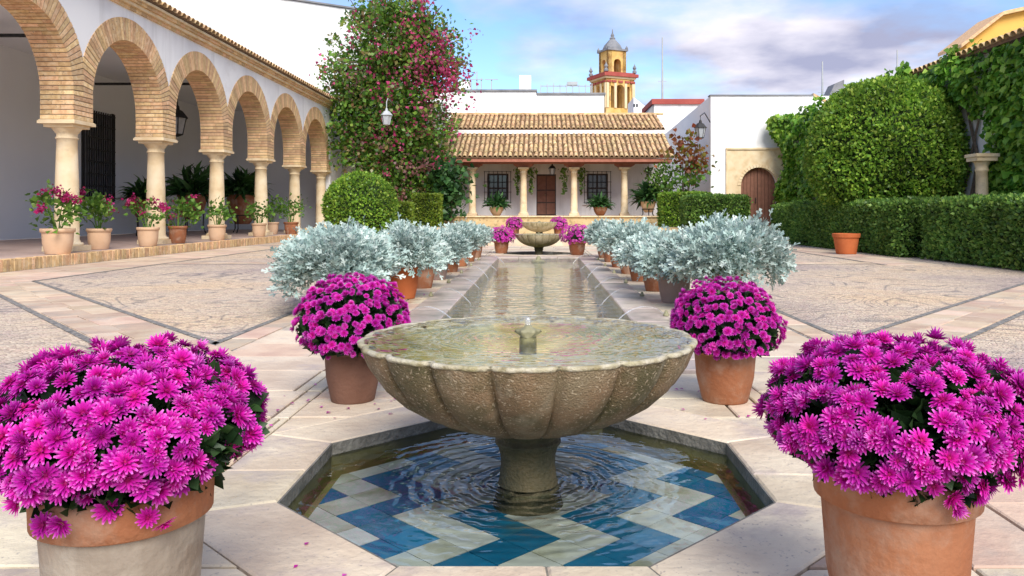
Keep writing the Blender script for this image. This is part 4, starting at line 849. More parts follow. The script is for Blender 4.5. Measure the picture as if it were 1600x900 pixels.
def urn(loc, label, r, h, legs, fr, fh, n, seed, pm='terracotta_brown', leaf='leaf_dark', group=None):
    global RNG
    RNG = np.random.default_rng(seed); t = thing('urn_plant', label, 'potted plant', loc, group); X, Y, Z = loc
    b = MB(); z0 = legs
    b.lathe([(0.0, z0), (r * 0.45, z0), (r * 0.62, z0 + h * 0.15), (r * 0.86, z0 + h * 0.45), (r, z0 + h * 0.78), (r * 0.96, z0 + h * 0.9), (r * 1.04, z0 + h * 0.94), (r * 1.04, z0 + h), (r * 0.9, z0 + h), (r * 0.85, z0 + h * 0.9), (0, z0 + h * 0.88)], 28); b.build('urn', pm, t, loc=loc, smooth=True)
    if legs > 0.1:
        for i in range(3):
            a = 2 * PI * i / 3 + 0.5; l = MB(); l.tube([(r * 0.95 * math.cos(a), r * 0.95 * math.sin(a), 0.0), (r * 0.75 * math.cos(a), r * 0.75 * math.sin(a), legs * 0.5), (r * 0.8 * math.cos(a), r * 0.8 * math.sin(a), legs + h * 0.3)], 0.025, 6); l.build('leg', 'iron', t, loc=loc)
        l = MB(); l.tube([(r * 0.82 * math.cos(a), r * 0.82 * math.sin(a), legs + h * 0.3) for a in np.linspace(0, 2 * PI, 25)], 0.02, 5); l.build('ring', 'iron', t, loc=loc)
    d = rdirs(n); d[:, 2] = np.abs(d[:, 2]) * 0.9 - 0.12; P = np.array([0, 0, z0 + h]) + d * RNG.uniform(0.05, 0.55, (n, 1)) * np.array([fr, fr, fh]); D = d + RNG.normal(size=(n, 3)) * 0.25 + np.array([0, 0, 0.2])
    kind(put('foliage', leaves('foliage', P, D, fr * 0.75, STRAP, leaf, up=np.array([0, 0, 1.0]), roll=0.4), t, loc=loc), 'stuff')
urn((-14.0, 28.1, 0.2), 'fern in small brown urn on iron stand by the grille window', 0.36, 0.65, 0.62, 0.68, 0.8, 220, 71, pm='terracotta')
urn((-13.4, 30.75, 0.2), 'broad dark leaved plant in tall brown urn on iron stand in the gallery', 0.52, 0.95, 0.55, 1.05, 1.1, 240, 72, pm='terracotta')
urn((-12.3, 33.0, 0.2), 'drooping fern in the biggest brown urn at the far end of the gallery', 0.62, 1.2, 0.35, 0.95, 1.0, 420, 73, pm='terracotta')
urn((-11.6, 16.2, 0.2), 'dark plant on curled iron stand behind the first column', 0.22, 0.3, 0.35, 0.34, 0.5, 120, 74)
# house porch urns
urn((-2.05, 37.0, 0.88), 'fern in squat pale pot under the porch window near the bougainvillea', 0.32, 0.40, 0.0, 0.62, 0.6, 220, 75, pm='terracotta_pale')
urn((2.75, 37.0, 0.88), 'fern in squat orange pot under the porch window near the gate', 0.32, 0.40, 0.0, 0.58, 0.7, 220, 76, pm='terracotta')
urn((4.95, 36.9, 0.88), 'large spiky fern in pale pot at the end of the porch near hedges', 0.34, 0.5, 0.15, 0.85, 1.0, 280, 77, pm='terracotta_pale')
# lone orange pot by the hedge
o = thing('empty_terracotta_pot', 'bright orange tapered pot standing alone before the hedge', 'pot', (7.52, 19.7, 0)); mb = MB()
mb.lathe([(0.0, 0.0), (0.235, 0.0), (0.24, 0.01), (0.30, 0.40)], 28); mb.build('pot', 'terracotta_orange', o, smooth=True, loc=o.location)
mb = MB(); mb.lathe([(0.30, 0.398), (0.325, 0.405), (0.335, 0.49), (0.33, 0.50), (0.305, 0.50), (0.29, 0.42), (0.0, 0.40)], 28); mb.build('rim', 'terracotta_orange', o, smooth=False, loc=o.location)

# ------------------------------------------------------------------ porch house
FZ = 0.88
hs_ = thing('porch_house', 'low white house with tiled double roof, four columned porch and brown door', 'house', (0.7, 40, FZ))
X0, X1 = -4.8, 6.2
mb = MB(); mb.box(X0 - 0.6, X1 + 0.5, 36.1, 44, -0.1, FZ - 0.06); pl = mb.build('plinth', 'plinth_stone', hs_)
y = X0 - 0.6
while y < X1 + 0.45:
    e = min(y + 0.8, X1 + 0.5); mb = MB(); mb.box(y + 0.006, e - 0.006, 36.02, 36.9, FZ - 0.057, FZ - 0.001); mb.build('coping_stone', 'sandstone', pl); y = e
mb = MB(); mb.box(X0 - 0.5, X1 + 0.4, 36.905, 40, FZ - 0.058, FZ - 0.003); mb.build('porch_floor', 'terracotta', hs_)
# wall with door and windows
def hole_wall(m_, x0, x1, z0, z1, y0_, y1_, holes):
    xs = sorted({x0, x1, *[h[0] for h in holes], *[h[1] for h in holes]})
    for a, b in zip(xs, xs[1:]):
        hs2 = [h for h in holes if h[0] <= a + 1e-6 and h[1] >= b - 1e-6]
        if not hs2: m_.box(a, b, y0_, y1_, z0, z1)
        else:
            h = hs2[0]
            if h[2] > z0 + 1e-4: m_.box(a, b, y0_, y1_, z0, h[2])
            m_.box(a, b, y0_, y1_, h[3], z1)
DR = (-0.22, 0.76, FZ, 2.95); WN = [(-2.68, -1.62, 1.66, 2.98), (2.30, 3.36, 1.66, 2.98)]
mb = MB(); hole_wall(mb, X0, X1, FZ - 0.1, 5.12, 40.0, 40.3, [DR] + WN); mb.box(X0, X0 + 0.3, 40.3, 46, FZ - 0.1, 5.12); mb.box(X1 - 0.3, X1, 40.3, 46, FZ - 0.1, 5.12); mb.build('wall', 'white_wall', hs_)
mb = MB(); mb.box(DR[0], DR[1], 40.14, 40.2, DR[2], DR[3]); dr = mb.build('door', 'wood_dark', hs_)
for i in range(2):
    for j, (a, b) in enumerate(((0.06, 0.62), (0.68, 1.24), (1.30, 1.98))):
        mb = MB(); x = DR[0] + 0.05 + i * 0.46; mb.box(x, x + 0.42, 40.11, 40.139, FZ + a, FZ + b); mb.build('door_panel', 'wood_door', dr)
mb = MB(); mb.lathe([(0.03, 0), (0.035, 0.02), (0.0, 0.04)], 10); mb.build('handle', 'bronze', dr, loc=(0.22, 40.10, 1.9))
for (a, b, c, d) in WN:
    mb = MB(); mb.box(a, b, 40.2, 40.24, c, d); w_ = mb.build('window', 'window_glass', hs_)
    fr = MB(); fr.box(a, b, 40.12, 40.199, c, c + .08); fr.box(a, b, 40.12, 40.199, d - .08, d); fr.box(a, a + .08, 40.12, 40.199, c + .08, d - .08); fr.box(b - .08, b, 40.12, 40.199, c + .08, d - .08); fr.box((a + b) / 2 - .04, (a + b) / 2 + .04, 40.13, 40.199, c + .08, d - .08); fr.box(a + .08, b - .08, 40.135, 40.199, c + .55, c + .63); fr.build('frame', 'wood_dark', w_)
    for i in range(7): g_ = MB(); x = a - 0.12 + (b - a + 0.24) * i / 6; g_.box(x - .012, x + .012, 39.86, 39.884, c - .18, d + .12); g_.build('grille_bar', 'iron', w_)
    for i in range(4): g_ = MB(); z = c - .12 + (d - c + .2) * i / 3; g_.box(a - .16, b + .16, 39.84, 39.859, z - .012, z + .012); g_.build('grille_crossbar', 'iron', w_)
    sll = MB(); sll.box(a - .2, b + .2, 39.9, 39.998, c - .26, c - .19); sll.build('sill', 'white_wall', w_)
# porch columns, brackets, beam
for xc in (-3.25, -0.82, 1.58, 3.97):
    c = MB(); z = FZ
    c.lathe([(0.22, z + 0.1), (0.225, z + 0.13), (0.2, z + 0.17), (0.17, z + 0.19), (0.165, z + 0.8), (0.15, z + 1.5), (0.145, z + 2.0), (0.165, z + 2.01), (0.165, z + 2.04), (0.15, z + 2.05), (0.16, z + 2.12), (0.21, z + 2.18), (0.225, z + 2.2)], 20, xc, 38); co = c.build('column', 'sandstone', hs_, smooth=True)
    c = MB(); c.box(xc - .24, xc + .24, 37.76, 38.24, z, z + 0.101); c.build('column_base', 'sandstone', co)
    c = MB(); c.box(xc - .26, xc + .26, 37.76, 38.24, z + 2.2, z + 2.29); c.build('capital', 'sandstone', co)
    c = MB(); c.prism([(-.28, 0), (.28, 0), (.46, 0.1), (.5, 0.17), (-.5, 0.17), (-.46, 0.1)], -0.12, 0.12); c.v = [(x + xc, 38 + zz_, z + 2.292 + y_) for x, y_, zz_ in c.v]; c.build('bracket', 'wood_red', hs_)
mb = MB(); mb.box(X0 + .05, X1 - .05, 37.87, 38.13, FZ + 2.464, FZ + 2.66); mb.build('beam', 'wood_red', hs_)
mb = MB(); mb.box(X0 + .1, X1 - .1, 37.15, 37.22, FZ + 2.50, FZ + 2.66); mb.build('fascia', 'wood_red', hs_)
for i in range(22): mb = MB(); x = X0 + .3 + 10.4 * i / 21; mb.box(x - .05, x + .05, 37.222, 37.86, FZ + 2.56, FZ + 2.64); mb.build('rafter_end', 'wood_red', hs_)
E0, Z0_, E1, Z1_ = 37.1, FZ + 2.69, 40.0, 4.90
mb = MB(); mb.hexa([(X0, E0, Z0_ - .02), (X1, E0, Z0_ - .02), (X1, E1, Z1_ - .02), (X0, E1, Z1_ - .02), (X0, E0, Z0_ + .03), (X1, E0, Z0_ + .03), (X1, E1, Z1_ + .03), (X0, E1, Z1_ + .03)]); rf = mb.build('roof', 'pan_tile', hs_)
sa = math.atan2(Z1_ - Z0_, E1 - E0); SL = math.hypot(Z1_ - Z0_, E1 - E0)
tm = barrel(0.60, 0.088, 0.074, n=6).mesh('roof_tile', 'roof_tile')
NT = 47; rows = 6
for i in range(NT):
    for j in range(rows):
        s = SL * j / rows; x = X0 + 0.1 + (X1 - X0 - 0.2) * i / (NT - 1)
        put('roof_tile', tm, rf, loc=(x + random.uniform(-.01, .01), E0 - 0.05 + s * math.cos(sa), Z0_ + 0.035 + s * math.sin(sa) + 0.012 * (j % 2) + random.uniform(0, .006)), rot=(sa - 0.02 + random.uniform(-.02, .02), random.uniform(-.05, .05), random.uniform(-.06, .06)))
mb = MB(); mb.box(X0 - 0.02, X1 + 0.02, 39.92, 40.35, 4.96, 5.13); mb.build('roof_band', 'white_wall', hs_)
E2, Z2, E3, Z3 = 39.95, 5.15, 43.0, 6.22
mb = MB(); mb.hexa([(X0, E2, Z2), (X1, E2, Z2), (X1, E3, Z3), (X0, E3, Z3), (X0, E2, Z2 + .05), (X1, E2, Z2 + .05), (X1, E3, Z3 + .05), (X0, E3, Z3 + .05)]); rf2 = mb.build('upper_roof', 'pan_tile', hs_)
sa2 = math.atan2(Z3 - Z2, E3 - E2); SL2 = math.hypot(Z3 - Z2, E3 - E2); mm = MB(); proto = barrel(0.60, 0.088, 0.074, n=6)
for i in range(NT):
    for j in range(rows):
        s = SL2 * j / rows; x = X0 + 0.1 + (X1 - X0 - 0.2) * i / (NT - 1) + random.uniform(-.012, .012); Mx = Matrix.Translation((x, E2 - .04 + s * math.cos(sa2), Z2 + .055 + s * math.sin(sa2) + .012 * (j % 2))) @ Matrix.Rotation(sa2 - .02, 4, 'X') @ Matrix.Rotation(random.uniform(-.03, .03), 4, 'Z')
        mm.add([Mx @ Vector(v) for v in proto.v], proto.f)
kind(mm.build('roof_tiles', 'roof_tile_mass', rf2), 'stuff')
mm = MB()
for x in np.arange(X0, X1, 0.42): mm.add([Matrix.Translation((x, E3, Z3 + .06)) @ Matrix.Rotation(-PI / 2, 4, 'Z') @ Vector(v) for v in barrel(0.46, 0.13, 0.115).v], barrel(0.46, 0.13, 0.115).f)
kind(mm.build('ridge_tiles', 'roof_tile_mass', rf2), 'stuff')
lantern((0.55, 38.6, 3.05), 'small dark lantern hanging above the brown porch door', 0.8, [(0.55, 38.6, 3.5)])
# trailing greens on the porch columns
for i, (x, lab) in enumerate(((-1.12, 'trailing green creeper hanging by the porch column near the first window'), (-0.45, 'trailing green creeper hanging beside the brown porch door'), (1.12, 'trailing green creeper hanging between door and third porch column'), (1.95, 'trailing green creeper hanging by the third porch column'), (5.2, 'trailing green creeper hanging at the open end of the porch'))):
    RNG = np.random.default_rng(300 + i); n = 150; zt = RNG.uniform(0, 1, n) ** 1.3; P = np.stack([RNG.normal(size=n) * 0.10 * (1.2 - zt), RNG.normal(size=n) * 0.08, 0.1 - zt * 1.25], 1)
    t = thing('hanging_creeper', lab, 'plant', (x, 38.6, 3.1)); kind(put('foliage', leaves('foliage', P, RNG.normal(size=P.shape) * 0.5 + np.array([0, 0, -0.6]), 0.13, KITE, 'leaf_hedge'), t, loc=t.location), 'stuff')
    mb = MB(); mb.tube([(0, 0, 0.45), (0.01, 0, 0), (0.0, 0.01, -0.9)], 0.01, 4); mb.build('stem', 'bark', t, loc=t.location)

# ------------------------------------------------------------------ gate house
gh = thing('gate_house', 'tall white gate building with arched plank door in a sandstone surround', 'building', (9.5, 37, 0.4))
GX0, GX1, GY, GT = 7.86, 14.5, 37.0, 6.42
dc = (1185.5 - VX) * GY / F; dw = 0.83; zs = 2.28
mb = MB()
arch_wall(mb, GX0, GX1, 0.40, GT, 0.4, [(dc, dw, zs)], lambda u, t, z: (u, GY + t, z)); mb.build('wall', 'white_wall', gh)
mb = MB(); mb.hexa([(GX0, GY + .402, .3), (GX0 + .3, GY + .402, .3), (GX0 + .3, 54, .3), (GX0, 54, .3), (GX0, GY + .402, GT), (GX0 + .3, GY + .402, GT), (GX0 + .3, 54, 5.9), (GX0, 54, 5.9)]); mb.build('side_wall', 'gallery_wall', gh)  # bluer than the front wall: shade on this side put into the colour
mb = MB(); mb.box(GX0 - .04, 12.6, GY - .05, GY + .45, GT + .003, GT + .06); mb.build('coping', 'slate', gh)
mb = MB(); mb.hexa([(12.6, GY - .05, GT), (14.5, GY - .05, GT - 1.0), (14.5, 45, GT - 1.0), (12.6, 45, GT), (12.6, GY - .05, GT + .12), (14.5, GY - .05, GT - .88), (14.5, 45, GT - .88), (12.6, 45, GT + .12)]); mb.build('roof', 'roof_tile_mass', gh)
ax0, ax1, az0, az1 = (1136 - VX) * GY / F, (1236 - VX) * GY / F, 1 + (HY - 303) * GY / F, 1 + (HY - 234) * GY / F
mb = MB(); arch_wall(mb, ax0, ax1, az0, az1, 0.05, [(dc, dw + 0.002, zs)], lambda u, t, z: (u, GY - 0.052 + t, z)); sr = mb.build('surround', 'sandstone', gh)
mb = MB(); mb.box(ax0 - .06, ax1 + .06, GY - .11, GY - .003, az1 + .002, az1 + .09); mb.box(ax0 - .06, ax0 - .002, GY - .09, GY - .003, az0, az1); mb.build('surround_moulding', 'sandstone', sr)
mb = MB()
for k in range(20):
    a0, a1 = PI * k / 20 + .01, PI * (k + 1) / 20 - .01; r0, r1 = dw + .005, dw + .16
    Pf = lambda r, a, y_: (dc - r * math.cos(a), y_, zs + r * math.sin(a)); mb.hexa([Pf(r0, a0, GY - .085), Pf(r0, a1, GY - .085), Pf(r0, a1, GY - .054), Pf(r0, a0, GY - .054), Pf(r1, a0, GY - .085), Pf(r1, a1, GY - .085), Pf(r1, a1, GY - .054), Pf(r1, a0, GY - .054)])
kind(mb.build('arch_stones', 'sandstone', sr), 'stuff')
dr = MB(); dr.box(dc - dw - .05, dc + dw + .05, GY + .26, GY + .3, .4, zs + dw + .05); dr = dr.build('door', 'wood_dark', gh)
for i in range(10):
    a = dc - dw + 2 * dw * i / 10; b = dc - dw + 2 * dw * (i + 1) / 10; ha = zs + math.sqrt(max(0, dw ** 2 - (a - dc) ** 2)); hb = zs + math.sqrt(max(0, dw ** 2 - (b - dc) ** 2))
    g = .018 if i in (4,) else .007
    mb = MB(); mb.hexa([(a + .006, GY + .2, .41), (b - g, GY + .2, .41), (b - g, GY + .255, .41), (a + .006, GY + .255, .41), (a + .006, GY + .2, ha), (b - g, GY + .2, hb), (b - g, GY + .255, hb), (a + .006, GY + .255, ha)]); mb.build('plank', 'wood_door', dr)
mb = MB(); mb.tube([(dc - .1, GY + .16, 1.45), (dc - .1, GY + .12, 1.5), (dc - .1, GY + .12, 1.65), (dc - .1, GY + .19, 1.7)], .02, 6); mb.build('handle', 'iron', dr)
lantern((7.30, 36.6, 4.75), 'dark green iron lantern on the corner of the gate building', 1.25, [(7.30, 36.6, 5.45), (7.5, 36.65, 5.6), (7.86, 37.1, 5.2)])

# ------------------------------------------------------------------ white buildings behind
wb = thing('white_house', 'tall plain white wall rising behind the arcade roof', 'building', (-18, 40, 0))
mb = MB(); mb.hexa([(-34, 39.6, 0), (-7.4, 39.6, 0), (-7.4, 50, 0), (-34, 50, 0), (-34, 39.6, 14.7), (-7.4, 39.6, 10.80), (-7.4, 50, 10.8), (-34, 50, 14.7)]); mb.build('wall', 'white_wall', wb)
mb = MB(); mb.hexa([(-34, 39.5, 14.705), (-7.3, 39.5, 10.81), (-7.3, 50, 10.81), (-34, 50, 14.705), (-34, 39.5, 14.79), (-7.3, 39.5, 10.89), (-7.3, 50, 10.89), (-34, 50, 14.79)]); mb.build('coping', 'slate', wb)
mb = MB(); mb.box(-10.0, X0 - .01, 40.4, 41, 0, 6.6); o = mb.build('garden_wall', 'white_wall'); tag(o, 'white wall behind the bougainvillea beside the porch house', 'wall')
bh = thing('flat_roof_house', 'long white flat roofed house behind the tiled porch roof', 'building', (-2, 56, 0))
a = px(700, 143, 56); b = px(944, 148, 56)
mb = MB(); mb.box(a[0] - 3, px(838, 0, 56)[0], 56, 64, 0, a[2]); mb.box(px(838, 0, 56)[0] + .003, b[0], 56.05, 64, 0, b[2]); mb.build('wall', 'white_wall', bh)
mb = MB(); mb.box(a[0] - 3.1, px(838, 0, 56)[0] + .05, 55.9, 64.1, a[2] + .003, a[2] + .14); mb.box(px(838, 0, 56)[0] + .055, b[0] + .1, 55.95, 64.1, b[2] + .003, b[2] + .14); mb.build('coping', 'slate', bh)
mb = MB(); x0 = px(812, 0, 62)[0]; mb.box(x0, x0 + .9, 61, 62, b[2] + .15, px(0, 121, 62)[2]); mb.build('chimney', 'white_wall', bh)
for i in range(9): mb = MB(); x = px(845 + i * 10, 0, 60)[0]; mb.box(x - .03, x + .03, 60, 60.06, b[2] + .15, px(0, 132 - (i % 3), 60)[2]); mb.build('rail_post', 'grey_metal', bh)
mb = MB(); mb.box(px(845, 0, 60)[0], px(925, 0, 60)[0], 60.07, 60.12, px(0, 135, 60)[2], px(0, 133.5, 60)[2]); mb.build('rail', 'grey_metal', bh)
mb = MB(); x0 = px(886, 0, 62)[0]; mb.box(x0, x0 + .8, 61.6, 62, px(0, 134, 62)[2], px(0, 129, 62)[2]); mb.build('air_conditioner', 'grey_metal', bh)
mb = MB(); mb.box(px(716, 0, 61)[0], px(735, 0, 61)[0], 61, 62, a[2] + .15, px(0, 126, 61)[2]); mb.build('roof_hut', 'white_wall', bh)
for xx, yt in ((745, 112), (752, 122), (768, 124)): mb = MB(); p = px(xx, yt, 61); mb.box(p[0] - .04, p[0] + .04, 61, 61.08, a[2] + .15, p[2]); mb.build('mast', 'grey_metal', bh)
for xx in (745, 768): mb = MB(); p = px(xx, 125, 61); mb.box(p[0] - .5, p[0] + .5, 60.93, 60.98, p[2], p[2] + .06); mb.build('mast_arm', 'grey_metal', bh)
rh = thing('red_parapet_house', 'white house with a dark red parapet between tower and gate building', 'building', (11, 64, 0))
a = px(1022, 163, 64); b = px(1096, 155, 64)
mb = MB(); mb.box(a[0], b[0], 64, 70, 0, a[2]); mb.build('wall', 'white_wall', rh)
mb = MB(); mb.box(a[0] - .2, b[0] + .2, 63.8, 70.2, a[2] + .003, b[2]); mb.build('parapet', 'red_trim', rh)
mb = MB(); mb.hexa([(a[0] - .9, 64, 0), (a[0] - .003, 64, 0), (a[0] - .003, 70, 0), (a[0] - .9, 70, 0), (a[0] - .9, 64, a[2] - 1.2), (a[0] - .003, 64, a[2] + .1), (a[0] - .003, 70, a[2] + .1), (a[0] - .9, 70, a[2] - 1.2)]); mb.build('side_roof', 'slate', rh)
wh2 = thing('small_white_house', 'small white house showing just beside the foot of the tower', 'building', (9, 75, 0)); p = px(990, 165, 75); q = px(1020, 165, 75)
mb = MB(); mb.hexa([(p[0], 75, 0), (q[0], 75, 0), (q[0], 80, 0), (p[0], 80, 0), (p[0], 75, p[2] + .8), (q[0], 75, q[2] - .6), (q[0], 80, q[2] - .6), (p[0], 80, p[2] + .8)]); mb.build('wall', 'white_wall', wh2)
for xx in (989.5, 994): mb = MB(); w0 = px(xx, 167, 74.98); mb.box(w0[0], w0[0] + .16, 74.96, 74.998, w0[2], w0[2] + .28); mb.build('window', 'window_glass', wh2)
gr = thing('grey_roof_house', 'white house with grey roof just above the gate building', 'building', (17, 60, 0)); p = px(1240, 158, 60); q = px(1310, 158, 60)
mb = MB(); mb.box(p[0], q[0] + 2, 60, 66, 0, p[2]); mb.build('wall', 'white_wall', gr)
mb = MB(); mb.box(p[0] - .1, q[0] + 2, 59.9, 66.1, p[2] + .003, p[2] + .35); mb.build('roof', 'slate', gr)
mb = MB(); r0 = px(1298, 133, 60); mb.hexa([(r0[0], 60.5, p[2] + .36), (r0[0] + 1.2, 60.5, p[2] + .36), (r0[0] + 1.2, 62, p[2] + .36), (r0[0], 62, p[2] + .36), (r0[0] + .5, 60.5, p[2] + 1.4), (r0[0] + 1.2, 60.5, p[2] + 1.7), (r0[0] + 1.2, 62, p[2] + 1.7), (r0[0] + .5, 62, p[2] + 1.4)]); mb.build('dormer', 'slate', gr)
for xx, yt, yb, dd, lab in ((1035, 58, 153, 66, 'tall thin mast rising from the red parapet house'), (1285, 96, 150, 63, 'thin antenna mast on the grey roofed house'), (1402, 78, 130, 66, 'faint thin antenna mast above the big round topiary')):
    mb = MB(); t_ = px(xx, yt, dd); b_ = px(xx, yb + 12, dd); mb.tube([b_, t_], [.09, .05], 6); o = mb.build('antenna_mast', 'grey_metal'); o2 = MB(); c_ = px(xx, (yt + yb) / 2 + 22, dd); o2.box(c_[0] - .35, c_[0] + .35, dd - .02, dd + .02, c_[2], c_[2] + .05)
    tag(o, lab, 'antenna'); o2.build('mast_arm', 'grey_metal', o)

# ------------------------------------------------------------------ bell tower
TD = 120.0; tc_ = px(957, 180, TD); tw = thing('bell_tower', 'ochre baroque bell tower with arched belfry, red cornice and small grey dome', 'tower', (tc_[0], TD, 0))
S = TD / F; TX = tc_[0]
def zt(y): return 1 + (HY - y) * S
rot = R(24); cr_, sr_ = math.cos(rot), math.sin(rot)
def tw_local(face):
    a = rot + face * PI / 2
    return lambda hw: (lambda u, t, z: (TX + u * math.cos(a) + (hw - t) * math.sin(a), TD + u * math.sin(a) - (hw - t) * math.cos(a), z))
hw = 2.38
core = MB(); core.prism([(TX + x * cr_ - y * sr_, TD + x * sr_ + y * cr_) for x, y in ((-hw, -hw), (hw, -hw), (hw, hw), (-hw, hw))], 0, zt(172)); core.build('shaft', 'ochre', tw)
for f in range(4):
    P = tw_local(f)(hw); mb = MB(); arch_wall(mb, -hw, hw, zt(172) + .01, zt(127), 0.8, [(-1.40, .38, zt(142)), (0, .70, zt(143)), (1.40, .38, zt(142))], P, seg=10); mb.build('belfry_wall', 'ochre', tw)
    mb = MB()
    for u in (-2.16, -0.87, 0.87, 2.16): mb.hexa([P(u - .2, -.14, zt(172)), P(u + .2, -.14, zt(172)), P(u + .2, -.003, zt(172)), P(u - .2, -.003, zt(172)), P(u - .2, -.14, zt(134)), P(u + .2, -.14, zt(134)), P(u + .2, -.003, zt(134)), P(u - .2, -.003, zt(134))])
    mb.build('pilasters', 'ochre_trim', tw)
    mb = MB(); P2 = tw_local(f)(hw)
    for u in (-1.95, -1.1, 0, 1.1, 1.95): mb.hexa([P2(u - .35, -.2, zt(133)), P2(u + .35, -.2, zt(133)), P2(u + .35, -.004, zt(133)), P2(u - .35, -.004, zt(133)), P2(u - .35, -.2, zt(130)), P2(u + .35, -.2, zt(130)), P2(u + .35, -.004, zt(130)), P2(u - .35, -.004, zt(130))])
    mb.build('frieze_blocks', 'red_trim', tw)
    hw2 = 1.5; P = tw_local(f)(hw2); mb = MB(); arch_wall(mb, -hw2, hw2, zt(117), zt(82), 0.6, [(0, .6, zt(101))], P, seg=10); mb.build('lantern_wall', 'ochre', tw)
def rsq(h): return [(TX + x * cr_ - y * sr_, TD + x * sr_ + y * cr_) for x, y in ((-h, -h), (h, -h), (h, h), (-h, h))]
mb = MB(); mb.prism(rsq(2.55), zt(127) + .01, zt(124)); mb.build('cornice', 'ochre_trim', tw)
mb = MB(); mb.prism(rsq(2.85), zt(124) + .01, zt(119)); mb.prism(rsq(2.5), zt(119) + .01, zt(117) - .01); mb.build('cornice', 'red_trim', tw)
mb = MB(); mb.prism(rsq(1.72), zt(82) + .01, zt(79)); mb.build('cornice', 'slate', tw)
mb = MB(); mb.lathe([(1.5, zt(79)), (1.46, zt(76)), (1.22, zt(71)), (.8, zt(66)), (.55, zt(63)), (.4, zt(62)), (.45, zt(60)), (.25, zt(58)), (.28, zt(55)), (.1, zt(52)), (.06, zt(46)), (0, zt(45.5))], 8, TX, TD, mi=0); mb.build('dome', 'slate', tw)
for sx_, sy_ in ((-1, -1), (1, -1), (1, 1), (-1, 1)):
    x_, y_ = TX + (sx_ * cr_ - sy_ * sr_) * 2.4, TD + (sx_ * sr_ + sy_ * cr_) * 2.4; mb = MB(); mb.lathe([(.3, zt(117)), (.32, zt(114)), (.15, zt(112)), (.3, zt(109)), (.1, zt(105)), (0, zt(102))], 8, x_, y_); mb.build('finial', 'slate', tw)
    x_, y_ = TX + (sx_ * cr_ - sy_ * sr_) * 1.55, TD + (sx_ * sr_ + sy_ * cr_) * 1.55; mb = MB(); mb.lathe([(.2, zt(79)), (.22, zt(77)), (.1, zt(75)), (0, zt(73))], 8, x_, y_); mb.build('finial', 'slate', tw)
mb = MB(); mb.lathe([(0, zt(144)), (.25, zt(145)), (.35, zt(150)), (.55, zt(156)), (.6, zt(157))], 14, TX, TD); mb.build('bell', 'bronze', tw, smooth=True)

# ------------------------------------------------------------------ hedges, topiary, trees
def face_pts(x0, x1, y0, y1, z0, z1, dens, jit=0.022):
    P = []; Nn = []
    def addf(n, f, nr):
        u, v = RNG.uniform(0, 1, n), RNG.uniform(0, 1, n); P.append(f(u, v)); Nn.append(np.tile(nr, (n, 1)))
    w, l, h = x1 - x0, y1 - y0, z1 - z0; o = np.ones_like
    addf(int(w * l * dens), lambda u, v: np.stack([x0 + u * w, y0 + v * l, o(u) * z1], 1), np.array([0, 0, 1.]))
    for yy, s in ((y0, -1.), (y1, 1.)): addf(int(w * h * dens), lambda u, v, yy=yy: np.stack([x0 + u * w, o(u) * yy, z0 + v * h], 1), np.array([0, s, 0]))
    for xx, s in ((x0, -1.), (x1, 1.)): addf(int(l * h * dens), lambda u, v, xx=xx: np.stack([o(u) * xx, y0 + u * l, z0 + v * h], 1), np.array([s, 0, 0]))
    P = np.concatenate(P); Nn = np.concatenate(Nn); c = np.array([(x0 + x1) / 2, (y0 + y1) / 2, (z0 + z1) / 2]); hf = np.array([w, l, h]) / 2
    q = np.abs(P - c) / hf; edge = np.sort(q, axis=1)[:, 1]; P = P - Nn * (np.clip(edge - 0.9, 0, 1) * 0.6)[:, None] * 0.5   # soften the arrises
    lump = 0.014 * np.sin(P[:, 0] * 3.1 + P[:, 2] * 4) + 0.014 * np.sin(P[:, 1] * 2.7 + 1.3)
    return P + Nn * (RNG.normal(size=(len(P), 1)) * jit + lump[:, None]), Nn
def stray(P, Nn, k, lo=.04, hi=.16):
    i = RNG.integers(0, len(P), k); j = np.repeat(i, 4); off = RNG.uniform(lo, hi, (len(j), 1)); return P[j] + Nn[j] * off + RNG.normal(size=(len(j), 3)) * .02, Nn[j]
def hedge(name, label, x0, x1, y0, y1, z0, z1, dens, size, leaf='leaf_hedge', seed=1, cat='hedge'):
    global RNG
    RNG = np.random.default_rng(seed); t = thing(name, label, cat, ((x0 + x1) / 2, (y0 + y1) / 2, z0)); loc = Vector(t.location)
    P, Nn = face_pts(x0, x1, y0, y1, z0, z1, dens); P = P - np.array(loc); Ps, Ns = stray(P, Nn, len(P) // 160, .02, .09); P = np.concatenate([P, Ps]); Nn = np.concatenate([Nn, Ns])
    kind(put('foliage', leaves('foliage', P, on_surface_leaves(P, Nn), size, KITE, leaf, up=None), t, loc=loc), 'stuff')
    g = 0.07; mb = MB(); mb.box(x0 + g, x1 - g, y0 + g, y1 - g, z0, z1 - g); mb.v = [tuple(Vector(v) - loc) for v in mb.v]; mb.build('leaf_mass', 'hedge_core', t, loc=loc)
    for k in range(3):
        sm = MB(); yy = y0 + (y1 - y0) * (k + .5) / 3; sm.tube([((x0 + x1) / 2, yy, z0 - .02), ((x0 + x1) / 2 + .05, yy, z0 + .3), ((x0 + x1) / 2, yy + .05, z0 + .7 * (z1 - z0))], [.05, .04, .02], 6); sm.v = [tuple(Vector(v) - loc) for v in sm.v]; sm.build('stem', 'bark', t, loc=loc)
hedge('clipped_hedge', 'clipped green hedge in front of the column and bare vine stems', 8.45, 9.9, 11.0, 17.7, 0, 1.25, 950, .075, seed=401)
hedge('clipped_hedge', 'long clipped hedge behind the lone orange pot, below the big topiary', 8.25, 9.6, 18.3, 28.6, 0, 1.26, 900, .080, seed=402)
hedge('clipped_hedge', 'square clipped hedge block in front of the arched gate door', 5.55, 7.85, 30.2, 31.6, 0.2, 1.62, 700, .09, seed=403)
